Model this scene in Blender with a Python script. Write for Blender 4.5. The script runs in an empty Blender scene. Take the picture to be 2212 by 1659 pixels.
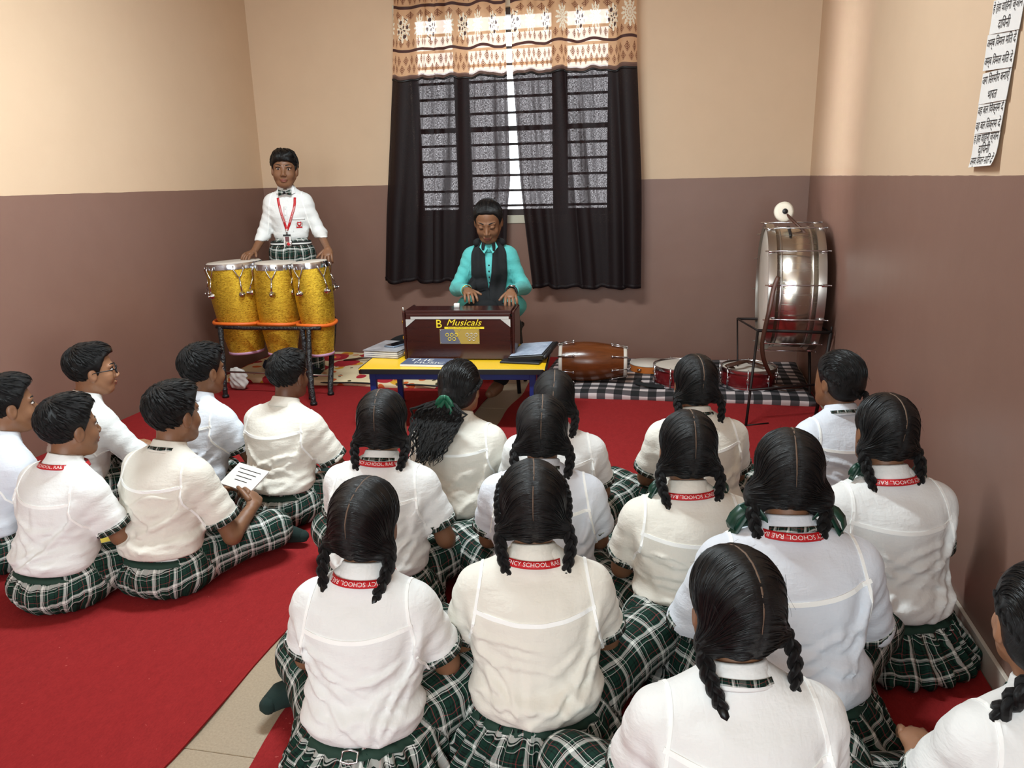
import bpy, math, random
import numpy as np
from mathutils import Matrix, Vector
PI = math.pi
C = bpy.context.scene.collection
SC = bpy.context.scene
# ------------------------------------------------------------------ camera, world, lights, exposure
CAMH = 1.35
FPX, PIT, ROL, YAW = 1669.89, 0.258433, -0.0235754, -0.2137165
XL, XR, YB, BAND = -3.256, 0.8715, 5.818, 1.330
YR, ZC = -2.6, 3.05
def cam_basis():
    cy, sy = math.cos(YAW), math.sin(YAW)
    fw = np.array([sy*math.cos(PIT), cy*math.cos(PIT), -math.sin(PIT)])
    r = np.array([cy, -sy, 0.0]); u = np.cross(r, fw)
    return math.cos(ROL)*r+math.sin(ROL)*u, -math.sin(ROL)*r+math.cos(ROL)*u, fw
_r, _u, _f = cam_basis()
cam_d = bpy.data.cameras.new('camera'); cam = bpy.data.objects.new('camera', cam_d); C.objects.link(cam)
cam_d.sensor_width = 36.0; cam_d.lens = FPX/2212*36.0; cam_d.clip_start = 0.05
cam.matrix_world = Matrix(((_r[0], _u[0], -_f[0], 0), (_r[1], _u[1], -_f[1], 0), (_r[2], _u[2], -_f[2], CAMH), (0, 0, 0, 1)))
SC.camera = cam
SC.view_settings.view_transform = 'Standard'; SC.view_settings.look = 'None'
SC.view_settings.gamma = 1.0; SC.view_settings.use_curve_mapping = False
SC.view_settings.exposure = 0.0
w = bpy.data.worlds.new('daylight'); SC.world = w; w.use_nodes = True
bg = w.node_tree.nodes['Background']; bg.inputs[0].default_value = (0.93, 0.96, 1.0, 1); bg.inputs[1].default_value = 7.0
def area(name, loc, target, sx, sy, power, col, spread=PI):
    l = bpy.data.lights.new(name, 'AREA'); l.shape = 'RECTANGLE'; l.size = sx; l.size_y = sy
    l.energy = power; l.color = col; l.spread = spread
    o = bpy.data.objects.new(name, l); C.objects.link(o); o.location = loc
    d = Vector(target)-Vector(loc); o.rotation_euler = d.to_track_quat('-Z', 'Y').to_euler()
    return o
LIGHTS = 1
area('rear_window_light', (-1.45, -2.45, 1.95), (-1.4, 4.0, 0.9), 1.5, 1.4, 70, (0.83, 0.955, 1.0))
area('rear_door_light', (0.35, -2.45, 1.7), (-0.6, 4.0, 0.7), 0.9, 1.9, 76, (0.83, 0.955, 1.0))
area('overhead_fill_light', (-1.2, 2.9, 2.98), (-1.2, 3.3, 0), 1.3, 0.16, 112, (0.83, 0.955, 1.0))  # added overhead fill, unseen: evens out the light towards the back of the room
area('left_wall_fill_light', (0.80, -1.9, 1.75), (-3.25, 2.75, 1.75), 0.6, 1.9, 20, (0.85, 0.96, 1.0), math.radians(27))  # added lamp, no door there: limited spread brightens the left wall short of the corner
area('right_wall_strip_beam', (-3.0, -2.3, 1.75), (0.87, 4.9, 1.5), 0.10, 2.0, 3.0, (0.95, 0.96, 1.0), math.radians(5))  # added narrow beam without a real opening, shaped to draw the right wall's bright strip

# ------------------------------------------------------------------ object helpers
def link(name, me, mat=None, parent=None, smooth=True):
    o = bpy.data.objects.new(name, me); C.objects.link(o)
    if mat is not None:
        for m in (mat if isinstance(mat, (list, tuple)) else [mat]): me.materials.append(m)
    if smooth: me.polygons.foreach_set('use_smooth', np.ones(len(me.polygons), dtype=bool))
    if parent is not None: o.parent = parent
    return o
def tag(o, label=None, cat=None, group=None, kind=None):
    if label: o['label'] = label
    if cat: o['category'] = cat
    if group: o['group'] = group
    if kind: o['kind'] = kind
    return o
def empty(name, loc=(0, 0, 0), rz=0.0, label=None, cat=None, group=None):
    o = bpy.data.objects.new(name, None); C.objects.link(o); o.location = loc; o.rotation_euler = (0, 0, rz)
    o.empty_display_size = 0.1
    return tag(o, label, cat, group)
def copy_tree(o, parent=None):
    c = o.copy(); C.objects.link(c)
    if parent is not None: c.parent = parent
    for ch in list(o.children): copy_tree(ch, c)
    return c
def nrm(v):
    v = np.asarray(v, float); return v/(np.linalg.norm(v)+1e-12)
def frame(d):
    d = nrm(d); a = np.array([0, 0, 1.0]) if abs(d[2]) < 0.9 else np.array([1.0, 0, 0])
    x = nrm(np.cross(a, d)); return x, np.cross(d, x), d
class MB:
    """collects vertices and faces of one part"""
    def __init__(s): s.v = []; s.f = []; s.n = 0; s.mi = []; s.cur = 0
    def add(s, v, f):
        v = np.asarray(v, float).reshape(-1, 3); s.v.append(v)
        for q in f: s.f.append(tuple(int(i)+s.n for i in q)); s.mi.append(s.cur)
        s.n += len(v); return s
    def box(s, c, sz, rz=0.0, bev=0.0, M=None):
        hx, hy, hz = [q/2 for q in sz]
        if bev <= 0:
            v = [(x, y, z) for x in (-hx, hx) for y in (-hy, hy) for z in (-hz, hz)]
            f = [(0, 1, 3, 2), (4, 6, 7, 5), (0, 4, 5, 1), (2, 3, 7, 6), (0, 2, 6, 4), (1, 5, 7, 3)]
        else:
            b = min(bev, hx*.9, hy*.9, hz*.9); v = []; f = []
            # chamfered box: 24 vertices
            idx = {}
            for sx in (-1, 1):
                for sy in (-1, 1):
                    for sz_ in (-1, 1):
                        idx[(sx, sy, sz_, 0)] = len(v); v.append((sx*hx, sy*(hy-b), sz_*(hz-b)))
                        idx[(sx, sy, sz_, 1)] = len(v); v.append((sx*(hx-b), sy*hy, sz_*(hz-b)))
                        idx[(sx, sy, sz_, 2)] = len(v); v.append((sx*(hx-b), sy*(hy-b), sz_*hz))
            for a in range(3):
                o1, o2 = [(1, 2), (0, 2), (0, 1)][a]
                for sg in (-1, 1):
                    q = []
                    for p1, p2 in ((-1, -1), (1, -1), (1, 1), (-1, 1)):
                        k = [0, 0, 0]; k[a] = sg; k[o1] = p1; k[o2] = p2
                        q.append(idx[(k[0], k[1], k[2], a)])
                    f.append(q if (sg > 0) == (a != 1) else q[::-1])
            for a in range(3):
                o1, o2 = [(1, 2), (0, 2), (0, 1)][a]
                for s1 in (-1, 1):
                    for s2 in (-1, 1):
                        k0 = [0, 0, 0]; k1 = [0, 0, 0]; k0[a] = -1; k1[a] = 1
                        for k in (k0, k1): k[o1] = s1; k[o2] = s2
                        q = [idx[(*k0, o1)], idx[(*k1, o1)], idx[(*k1, o2)], idx[(*k0, o2)]]
                        f.append(q)
            for sx in (-1, 1):
                for sy in (-1, 1):
                    for sz_ in (-1, 1): f.append([idx[(sx, sy, sz_, i)] for i in range(3)])
            V = np.array(v); F = []
            for q in f:
                P = V[list(q)]; n = np.cross(P[1]-P[0], P[2]-P[0])
                F.append(q if n @ P.mean(0) > 0 else list(q)[::-1])
            f = F
        v = np.array(v)
        if rz: 
            cc, ss = math.cos(rz), math.sin(rz); v = v @ np.array([[cc, ss, 0], [-ss, cc, 0], [0, 0, 1]])
        if M is not None: v = v @ np.asarray(M).T
        return s.add(v+np.array(c), f)
    def tube(s, pts, r, n=8, closed=False, cap=True, flat=None):
        P = np.asarray(pts, float); m = len(P)
        R = np.full(m, r) if np.isscalar(r) else np.asarray(r, float)
        T = np.gradient(P, axis=0) if not closed else np.roll(P, -1, 0)-np.roll(P, 1, 0)
        T /= np.linalg.norm(T, axis=1)[:, None]+1e-12
        x, y, _ = frame(T[0]); V = []
        for i in range(m):
            x = nrm(x-T[i]*(x@T[i])); y = np.cross(T[i], x)
            a = np.arange(n)*2*PI/n
            V.append(P[i]+R[i]*(np.cos(a)[:, None]*x+np.sin(a)[:, None]*y*(flat or 1.0)))
        V = np.concatenate(V); F = []
        for i in range(m if closed else m-1):
            j = (i+1) % m
            for k in range(n):
                l = (k+1) % n; F.append((i*n+k, i*n+l, j*n+l, j*n+k))
        if cap and not closed:
            F.append(tuple(range(n))[::-1]); F.append(tuple(range((m-1)*n, m*n)))
        return s.add(V, F)
    def cyl(s, a, b, r, n=16, r2=None):
        return s.tube([a, b], [r, r if r2 is None else r2], n)
    def lathe(s, prof, n=32, c=(0, 0, 0), ax=(0, 0, 1), sx=1.0, sy=1.0, closed=False):
        """prof: (radius, height) list, revolved round ax through c"""
        x, y, z = frame(ax); a = np.arange(n)*2*PI/n; V = []
        for r, h in prof:
            V.append(np.array(c)+np.cos(a)[:, None]*x*r*sx+np.sin(a)[:, None]*y*r*sy+z*h)
        F = []; m = len(prof)
        for i in range(m if closed else m-1):
            j = (i+1) % m
            for k in range(n):
                l = (k+1) % n; F.append((i*n+k, i*n+l, j*n+l, j*n+k))
        if not closed:
            if prof[0][0] > 1e-5: F.append(tuple(range(n))[::-1])
            if prof[-1][0] > 1e-5: F.append(tuple(range((m-1)*n, m*n)))
        return s.add(np.concatenate(V), F)
    def ball(s, c, r, n=12, M=None):
        r = np.array([r]*3 if np.isscalar(r) else r); V = []; F = []; m = max(4, n//2)
        for i in range(m+1):
            t = PI*i/m
            for k in range(n):
                a = 2*PI*k/n; V.append((math.sin(t)*math.cos(a), math.sin(t)*math.sin(a), math.cos(t)))
        for i in range(m):
            for k in range(n):
                l = (k+1) % n; F.append((i*n+k, (i+1)*n+k, (i+1)*n+l, i*n+l))
        V = np.array(V)*r
        if M is not None: V = V @ np.asarray(M).T
        return s.add(V+np.array(c), F)
    def ribbon(s, P, N, w, th=0.002, closed=False, sink=0.002):
        """flat band along P lying on a surface with normals N"""
        P = np.asarray(P, float); N = np.asarray(N, float); m = len(P)
        T = np.gradient(P, axis=0) if not closed else np.roll(P, -1, 0)-np.roll(P, 1, 0)
        B = np.cross(T, N); B /= np.linalg.norm(B, axis=1)[:, None]+1e-12
        W = np.asarray(w, float)*np.ones(m); W = W[:, None]
        V = np.stack([P-B*W/2-N*sink, P-B*W/2+N*th, P+B*W/2+N*th, P+B*W/2-N*sink], 1).reshape(-1, 3)
        F = []
        for i in range(m if closed else m-1):
            j = (i+1) % m
            for k in range(4):
                l = (k+1) % 4; F.append((i*4+k, i*4+l, j*4+l, j*4+k))
        if not closed: F.append((3, 2, 1, 0)); F.append(tuple((m-1)*4+k for k in range(4)))
        return s.add(V, F)
    def grid(s, G, closed_u=False):
        G = np.asarray(G, float); a, b = G.shape[:2]; F = []
        for i in range(a if closed_u else a-1):
            for j in range(b-1):
                k = (i+1) % a; F.append((i*b+j, k*b+j, k*b+j+1, i*b+j+1))
        return s.add(G.reshape(-1, 3), F)
    def mesh(s, name):
        me = bpy.data.meshes.new(name); me.from_pydata(np.concatenate(s.v).tolist(), [], s.f)
        if max(s.mi) > 0: me.polygons.foreach_set('material_index', s.mi)
        me.validate(); me.update(); return me
    def build(s, name, mat=None, parent=None, smooth=True, fixn=True, uv=None, sharp=None):
        me = s.mesh(name)
        if fixn:
            import bmesh
            bm = bmesh.new(); bm.from_mesh(me); bmesh.ops.recalc_face_normals(bm, faces=bm.faces); bm.to_mesh(me); bm.free()
        if uv is not None: set_attr(me, uv(np.concatenate(s.v)))
        o = link(name, me, mat, parent, smooth)
        if smooth and sharp is not None:
            try: me.set_sharp_from_angle(angle=sharp)
            except Exception: pass
        return o
def set_attr(me, A, name='puv'):
    at = me.attributes.new(name, 'FLOAT_VECTOR', 'POINT'); at.data.foreach_set('vector', np.asarray(A, np.float32).ravel())
SH = math.radians(35)

# ------------------------------------------------------------------ materials
def lin(c):
    return tuple(((x/255.0)/12.92 if x/255.0 <= 0.04045 else ((x/255.0+0.055)/1.055)**2.4) for x in c)
class NT:
    def __init__(s, name):
        s.m = bpy.data.materials.new(name); s.m.use_nodes = True; s.t = s.m.node_tree; s.p = s.t.nodes['Principled BSDF']
        s.out = s.t.nodes['Material Output']
    def n(s, typ, ins=None, **kw):
        nd = s.t.nodes.new('ShaderNode'+typ)
        for k, v in kw.items(): setattr(nd, k, v)
        for k, v in (ins or {}).items():
            if hasattr(v, 'is_output') or isinstance(v, bpy.types.NodeSocket): s.t.links.new(v, nd.inputs[k])
            else: nd.inputs[k].default_value = v
        return nd
    def math(s, op, a, b=0.0, c=0.0, clamp=False):
        nd = s.n('Math', {0: a, 1: b, 2: c}, operation=op); nd.use_clamp = clamp; return nd.outputs[0]
    def mix(s, f, a, b, blend='MIX'):
        nd = s.t.nodes.new('ShaderNodeMix'); nd.data_type = 'RGBA'; nd.blend_type = blend
        for k, v in ((0, f), (6, a), (7, b)):
            if isinstance(v, bpy.types.NodeSocket): s.t.links.new(v, nd.inputs[k])
            else: nd.inputs[k].default_value = v if k == 0 else (tuple(v)+(1,))[:4]
        return nd.outputs[2]
    def noise(s, scale, vec=None, detail=2.0, rough=0.5, out=0):
        nd = s.n('TexNoise', {'Scale': scale, 'Detail': detail, 'Roughness': rough})
        if vec is not None: s.t.links.new(vec, nd.inputs['Vector'])
        return nd.outputs[out]
    def obj(s): return s.n('TexCoord').outputs['Object']
    def sep(s, v):
        nd = s.n('SeparateXYZ', {0: v}); return nd.outputs
    def comb(s, x=0.0, y=0.0, z=0.0): return s.n('CombineXYZ', {0: x, 1: y, 2: z}).outputs[0]
    def scale(s, v, k):
        return s.n('VectorMath', {0: v, 1: k}, operation='MULTIPLY').outputs[0]
    def attr(s, name='puv'): return s.n('Attribute', attribute_name=name).outputs['Vector']
    def set(s, col=None, rough=None, metal=None, **kw):
        def put(k, v):
            if isinstance(v, bpy.types.NodeSocket): s.t.links.new(v, s.p.inputs[k])
            else: s.p.inputs[k].default_value = (tuple(v)+(1,))[:4] if k in ('Base Color', 'Sheen Tint', 'Emission Color') else v
        if col is not None: put('Base Color', col)
        if rough is not None: put('Roughness', rough)
        if metal is not None: put('Metallic', metal)
        for k, v in kw.items(): put(k.replace('_', ' '), v)
        return s
    def bump(s, h, strength=0.3, dist=0.002, prev=None):
        nd = s.n('Bump', {'Height': h, 'Strength': strength, 'Distance': dist})
        if prev is not None: s.t.links.new(prev, nd.inputs['Normal'])
        s.t.links.new(nd.outputs[0], s.p.inputs['Normal']); return nd.outputs[0]
def plain(name, rgb, rough=0.5, metal=0.0, bscale=0, bstr=0.2, var=0.0, bdist=0.001, **kw):
    t = NT(name); c = lin(rgb)
    if var:
        nz = t.noise(6.0, t.obj(), 4.0, 0.6)
        t.set(col=t.mix(t.math('MULTIPLY', nz, 1.0), tuple(x*(1-var) for x in c), tuple(min(1, x*(1+var)) for x in c)))
    else: t.set(col=c)
    t.set(rough=rough, metal=metal, **kw)
    if bscale: t.bump(t.noise(bscale, t.obj(), 3.0, 0.6), bstr, bdist)
    return t.m
M = {}
def wall_mat():
    t = NT('two_tone_wall_paint'); pos = t.n('NewGeometry').outputs['Position']; x, y, z = t.sep(pos)
    edge = t.math('MULTIPLY', t.math('SUBTRACT', t.noise(9.0, pos, 2.0), 0.5), 0.006)
    up = t.math('GREATER_THAN', t.math('ADD', z, edge), BAND)
    nz = t.noise(1.3, pos, 5.0, 0.6); n2 = t.noise(7.0, pos, 4.0, 0.6)
    nn = t.math('ADD', t.math('MULTIPLY', nz, 0.6), t.math('MULTIPLY', n2, 0.4))
    cu = t.mix(nn, lin((205, 176, 147)), lin((218, 190, 160)))
    cl = t.mix(nn, lin((124, 93, 81)), lin((138, 107, 94)))
    t.set(col=t.mix(up, cl, cu), rough=t.math('ADD', t.math('MULTIPLY', up, 0.25), 0.42))
    t.p.inputs['Specular IOR Level'].default_value = 0.35
    b = t.bump(t.noise(2.2, pos, 3.0), 0.5, 0.012); t.bump(t.noise(120.0, pos, 2.0), 0.12, 0.001, b)
    return t.m
def carpet_mat():
    t = NT('red_felt_carpet'); o = t.obj()
    n1 = t.noise(3.0, o, 5.0, 0.65); n2 = t.noise(260.0, t.scale(o, (1, 0.45, 1)), 2.0, 0.7); n3 = t.noise(45.0, t.scale(o, (1, 0.5, 1)), 4.0, 0.7)
    k = t.math('ADD', t.math('MULTIPLY', n2, 0.6), t.math('MULTIPLY', n3, 0.4))
    c = t.mix(k, lin((98, 24, 26)), lin((168, 50, 50)))
    c = t.mix(t.math('MULTIPLY', n1, 0.5), c, lin((140, 28, 30)))
    fl = t.math('GREATER_THAN', t.noise(95.0, o, 1.0), 0.80)
    c = t.mix(t.math('MULTIPLY', fl, 0.35), c, lin((215, 120, 110)))
    t.set(col=c, rough=0.97); t.p.inputs['Specular IOR Level'].default_value = 0.1
    t.bump(k, 0.6, 0.003); return t.m
def tile_mat():
    t = NT('speckled_beige_tile'); o = t.n('NewGeometry').outputs['Position']
    k = t.noise(170.0, o, 2.0, 0.7); k2 = t.noise(2.5, o, 4.0)
    c = t.mix(k, lin((134, 118, 98)), lin((186, 168, 142))); c = t.mix(t.math('MULTIPLY', k2, 0.35), c, lin((130, 110, 92)))
    t.set(col=c, rough=0.42); return t.m
def plaid_cols(t, u, v, P=0.062):
    """woven tartan: the same sett across warp and weft, colour averaged like threads"""
    def sett(x):
        fr = t.math('FRACT', t.math('DIVIDE', x, P))
        r = t.n('ValToRGB', {0: fr}); cr = r.color_ramp; cr.interpolation = 'CONSTANT'
        G = lin((18, 50, 40)); K = lin((11, 16, 16)); W = lin((222, 222, 216)); R = lin((150, 60, 66)); G2 = lin((34, 72, 58))
        st = [(0.0, G), (0.07, K), (0.11, G), (0.18, K), (0.225, G), (0.255, R), (0.28, G), (0.36, K), (0.44, G2), (0.48, W), (0.605, K), (0.635, W), (0.665, K), (0.74, G2), (0.82, W), (0.84, K), (0.90, G)]
        while len(cr.elements) < len(st): cr.elements.new(0.5)
        for e, (p_, c_) in zip(cr.elements, st): e.position = p_; e.color = c_+(1,)
        return r.outputs[0]
    a = sett(u); b = sett(v)
    tw = t.math('GREATER_THAN', t.math('FRACT', t.math('MULTIPLY', t.math('ADD', u, v), 620.0)), 0.5)
    f = t.math('ADD', t.math('MULTIPLY', tw, 0.24), 0.38)
    return t.mix(f, a, b)
def plaid_mat(name='green_tartan', P=0.064):
    t = NT(name); a = t.attr(); x, y, z = t.sep(a)
    wob = t.noise(9.0, t.obj(), 2.0); wx = t.math('MULTIPLY', t.math('SUBTRACT', wob, 0.5), 0.045)
    c = plaid_cols(t, t.math('ADD', x, wx), t.math('SUBTRACT', y, wx), P)
    t.set(col=c, rough=0.85); t.p.inputs['Specular IOR Level'].default_value = 0.2
    t.bump(t.noise(22.0, t.obj(), 3.0, 0.6), 0.35, 0.008); return t.m
def shirt_mat(name, rgb):
    t = NT(name); o = t.obj()
    k = t.noise(5.0, o, 3.0); c = t.mix(k, lin(rgb), lin(tuple(max(0, q-9) for q in rgb)))
    t.set(col=c, rough=0.82); t.p.inputs['Specular IOR Level'].default_value = 0.18
    try: t.p.inputs['Sheen Weight'].default_value = 0.08
    except Exception: pass
    # soft creases of thin cotton: two stretched noises
    s1 = t.noise(9.0, t.scale(o, (1.0, 1.0, 2.6)), 4.0, 0.62); s2 = t.noise(14.0, t.scale(o, (2.4, 1.0, 1.0)), 3.0, 0.6)
    h = t.math('ADD', t.math('ABSOLUTE', t.math('SUBTRACT', s1, 0.5)), t.math('MULTIPLY', t.math('ABSOLUTE', t.math('SUBTRACT', s2, 0.5)), 0.6))
    b = t.bump(h, 0.30, 0.018)
    t.bump(t.noise(900.0, o, 1.0), 0.08, 0.0005, b)
    return t.m
def hair_mat(name='black_hair', mode='comb', yz=(-0.045, -0.055)):
    t = NT(name); a = t.attr(); x, y, z = t.sep(a)   # attribute: (strand id coordinate, along, 0)
    st = t.noise(1.0, t.comb(t.math('MULTIPLY', x, 95.0), t.math('MULTIPLY', y, 5.0), 0.0), 3.0, 0.7)
    st2 = t.noise(1.0, t.comb(t.math('MULTIPLY', x, 420.0), t.math('MULTIPLY', y, 9.0), 2.0), 2.0, 0.7)
    k = t.math('ADD', t.math('MULTIPLY', st, 0.55), t.math('MULTIPLY', st2, 0.45))
    c = t.mix(k, lin((4, 4, 5)), lin((20, 19, 20)))
    t.set(col=c, rough=0.34); t.p.inputs['Specular IOR Level'].default_value = 0.32
    t.bump(k, 0.7, 0.0035); return t.m
def skin_mat(name, rgb, rough=0.5):
    t = NT(name); o = t.obj(); k = t.noise(18.0, o, 3.0)
    c = lin(rgb); t.set(col=t.mix(k, tuple(q*0.88 for q in c), tuple(min(1, q*1.08) for q in c)), rough=rough)
    try:
        t.p.inputs['Subsurface Weight'].default_value = 0.06; t.p.inputs['Subsurface Radius'].default_value = (0.8, 0.3, 0.15); t.p.inputs['Subsurface Scale'].default_value = 0.01
    except Exception: pass
    t.bump(t.noise(160.0, o, 2.0), 0.08, 0.0008); return t.m
M['wall'] = wall_mat(); M['carpet'] = carpet_mat(); M['tile'] = tile_mat()
M['plaid'] = plaid_mat(); M['plaid_small'] = plaid_mat('green_tartan_trim', 0.028)
M['shirt'] = shirt_mat('white_cotton', (237, 237, 235)); M['shirt_warm'] = shirt_mat('ivory_cotton', (233, 228, 217)); M['shirt_cool'] = shirt_mat('bluish_white_cotton', (223, 227, 235))
M['hair'] = hair_mat(); M['skin'] = skin_mat('brown_skin', (128, 88, 62)); M['skin_dark'] = skin_mat('dark_brown_skin', (104, 66, 46)); M['skin_light'] = skin_mat('light_brown_skin', (160, 114, 84))
M['seam'] = plain('white_stitched_tape', (250, 250, 247), 0.8, bscale=400)
M['parting'] = plain('scalp_parting', (104, 82, 66), 0.7)
M['red_ribbon'] = plain('red_lanyard_ribbon', (196, 30, 38), 0.45)
M['white_print'] = plain('white_print', (240, 225, 222), 0.6)
M['green_band'] = plain('dark_green_elastic', (28, 58, 46), 0.8, bscale=300)
M['green_ribbon'] = plain('green_satin_ribbon', (18, 92, 66), 0.38); M['dark_ribbon'] = plain('bottle_green_satin_ribbon', (14, 56, 42), 0.4)
M['sock'] = plain('dark_green_knit', (22, 42, 38), 0.95, bscale=200, bstr=0.5)
M['black'] = plain('black_paint', (18, 18, 20), 0.45); M['black_metal'] = plain('black_steel', (26, 26, 28), 0.42, 0.3, var=0.3)
M['chrome'] = plain('chrome', (205, 205, 208), 0.18, 1.0); M['worn_chrome'] = plain('worn_chrome', (178, 172, 165), 0.32, 1.0, bscale=40, bstr=0.1)
M['black_cloth'] = plain('black_cloth', (17, 18, 20), 0.9, bscale=60, bstr=0.4, bdist=0.004)
M['white'] = plain('white_paint', (225, 224, 220), 0.5); M['paper'] = plain('white_paper', (226, 222, 218), 0.8, var=0.05)
M['eye'] = plain('eye_white', (215, 205, 198), 0.25); M['iris'] = plain('dark_iris', (22, 14, 12), 0.15)
M['brow'] = plain('black_brow_hair', (16, 12, 12), 0.8); M['lip'] = plain('brown_lips', (138, 78, 66), 0.45)
# ------------------------------------------------------------------ implicit surfaces -> quad meshes
def v3(a): return np.asarray(a, float)
def rcone(P, a, b, ra, rb, S=None):
    a = v3(a); b = v3(b)
    if S is not None:
        S = v3(S); P = P*S; a = a*S; b = b*S
    ba = b-a; t = np.clip(((P-a)@ba)/(ba@ba+1e-12), 0, 1)
    return np.linalg.norm(P-a-t[:, None]*ba, axis=1)-(ra+(rb-ra)*t)
def ell(P, c, r):
    r = v3(r); q = P-v3(c); k0 = np.linalg.norm(q/r, axis=1); k1 = np.linalg.norm(q/(r*r), axis=1)+1e-9
    return k0*(k0-1)/k1
def smin(a, b, k):
    h = np.maximum(k-np.abs(a-b), 0)/k; return np.minimum(a, b)-h*h*k*0.25
def smax(a, b, k): return -smin(-a, -b, k)
def axis(lo, hi, h, fine=()):
    xs = [lo]
    while xs[-1] < hi:
        x = xs[-1]; s = h
        for a, b, hf in fine:
            if a <= x < b: s = hf
        xs.append(x+s)
    while (len(xs)-1) % 4: xs.append(xs[-1]+h)
    return np.array(xs)
def mesh_sdf(f, xs, ys, zs):
    xs, ys, zs = v3(xs), v3(ys), v3(zs); nx, ny, nz = len(xs), len(ys), len(zs)
    X, Y, Z = np.meshgrid(xs[::4], ys[::4], zs[::4], indexing='ij')
    Cc = f(np.stack([X.ravel(), Y.ravel(), Z.ravel()], 1)).reshape(X.shape)
    A = np.abs(Cc); mn = A[:-1, :-1, :-1].copy(); sg = Cc < 0; s0 = sg[:-1, :-1, :-1]; dif = np.zeros_like(s0)
    for i in (0, 1):
        for j in (0, 1):
            for k in (0, 1):
                sl = (slice(i, i+s0.shape[0]), slice(j, j+s0.shape[1]), slice(k, k+s0.shape[2]))
                mn = np.minimum(mn, A[sl]); dif |= (sg[sl] != s0)
    dg = np.sqrt(np.diff(xs[::4])[:, None, None]**2+np.diff(ys[::4])[None, :, None]**2+np.diff(zs[::4])[None, None, :]**2)
    act = dif | (mn < 0.62*dg)
    V = np.full((nx, ny, nz), 1.0)
    blk = np.repeat(np.repeat(np.repeat(Cc[:-1, :-1, :-1], 4, 0), 4, 1), 4, 2)
    V[:nx-1, :ny-1, :nz-1] = blk
    am = np.repeat(np.repeat(np.repeat(act, 4, 0), 4, 1), 4, 2)
    I = np.argwhere(am); P = np.stack([xs[I[:, 0]], ys[I[:, 1]], zs[I[:, 2]]], 1)
    V[I[:, 0], I[:, 1], I[:, 2]] = f(P)
    S = V < 0
    S[0] = S[-1] = False; S[:, 0] = S[:, -1] = False; S[:, :, 0] = S[:, :, -1] = False
    V = np.where(S, np.minimum(V, -1e-6), np.maximum(V, 1e-6))
    cnt = np.zeros((nx-1, ny-1, nz-1), np.int8)
    offs = [(i, j, k) for i in (0, 1) for j in (0, 1) for k in (0, 1)]
    for i, j, k in offs: cnt += S[i:nx-1+i, j:ny-1+j, k:nz-1+k]
    cell = (cnt > 0) & (cnt < 8); ci = np.argwhere(cell); idx = -np.ones(cell.shape, np.int64); idx[cell] = np.arange(len(ci))
    cv = np.stack([V[ci[:, 0]+i, ci[:, 1]+j, ci[:, 2]+k] for i, j, k in offs], 1)
    cp = np.stack([np.stack([xs[ci[:, 0]+i], ys[ci[:, 1]+j], zs[ci[:, 2]+k]], 1) for i, j, k in offs], 1)
    acc = np.zeros((len(ci), 3)); n = np.zeros(len(ci))
    for a in range(8):
        for b in range(a+1, 8):
            if bin(a ^ b).count('1') != 1: continue
            m = (cv[:, a] < 0) != (cv[:, b] < 0); t = cv[:, a]/(cv[:, a]-cv[:, b]+1e-30)
            p = cp[:, a]+(cp[:, b]-cp[:, a])*t[:, None]; acc[m] += p[m]; n[m] += 1
    vert = acc/n[:, None]; F = []
    for ax in range(3):
        sl0 = [slice(None)]*3; sl1 = [slice(None)]*3; sl0[ax] = slice(0, -1); sl1[ax] = slice(1, None)
        s0 = S[tuple(sl0)]; s1 = S[tuple(sl1)]; e = np.argwhere(s0 != s1)
        o1, o2 = (ax+1) % 3, (ax+2) % 3
        e = e[(e[:, o1] > 0) & (e[:, o2] > 0)]
        e = e[(e[:, o1] < cell.shape[o1]) & (e[:, o2] < cell.shape[o2])]
        inside0 = s0[e[:, 0], e[:, 1], e[:, 2]]
        q = []
        for d1, d2 in ((-1, -1), (0, -1), (0, 0), (-1, 0)):
            c = e.copy(); c[:, o1] += d1; c[:, o2] += d2; q.append(idx[c[:, 0], c[:, 1], c[:, 2]])
        q = np.stack(q, 1); q[~inside0] = q[~inside0][:, ::-1]; F.append(q)
    return vert, np.concatenate(F)
def relax(V, F, n=1, lam=0.5):
    for _ in range(n):
        A = np.zeros_like(V); c = np.zeros(len(V))
        for k in range(4):
            np.add.at(A, F[:, k], V[F[:, (k+1) % 4]]); np.add.at(A, F[:, (k+1) % 4], V[F[:, k]])
            np.add.at(c, F[:, k], 1); np.add.at(c, F[:, (k+1) % 4], 1)
        V = V+lam*(A/np.maximum(c, 1)[:, None]-V)
    return V
def quad_obj(name, V, F, mat, parent=None, attr=None, extra=None):
    """extra: list of MB whose geometry joins the same mesh"""
    if extra:
        for mb in extra:
            ev = np.concatenate(mb.v); n0 = len(V); V = np.concatenate([V, ev])
        # faces of mixed size: fall back on from_pydata
        n = len(V)-sum(mb.n for mb in extra); FL = [tuple(q) for q in F.tolist()]
        for mb in extra:
            FL += [tuple(i+n for i in q) for q in mb.f]; n += mb.n
        me = bpy.data.meshes.new(name); me.from_pydata(V.tolist(), [], FL); me.update()
    else:
        me = bpy.data.meshes.new(name); me.vertices.add(len(V)); me.vertices.foreach_set('co', V.astype(np.float32).ravel())
        me.loops.add(len(F)*4); me.loops.foreach_set('vertex_index', F.astype(np.int32).ravel())
        me.polygons.add(len(F)); me.polygons.foreach_set('loop_start', np.arange(0, len(F)*4, 4, dtype=np.int32))
        me.update(calc_edges=True); me.validate()
    if attr is not None: set_attr(me, attr(V) if callable(attr) else attr)
    return link(name, me, mat, parent)
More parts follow.
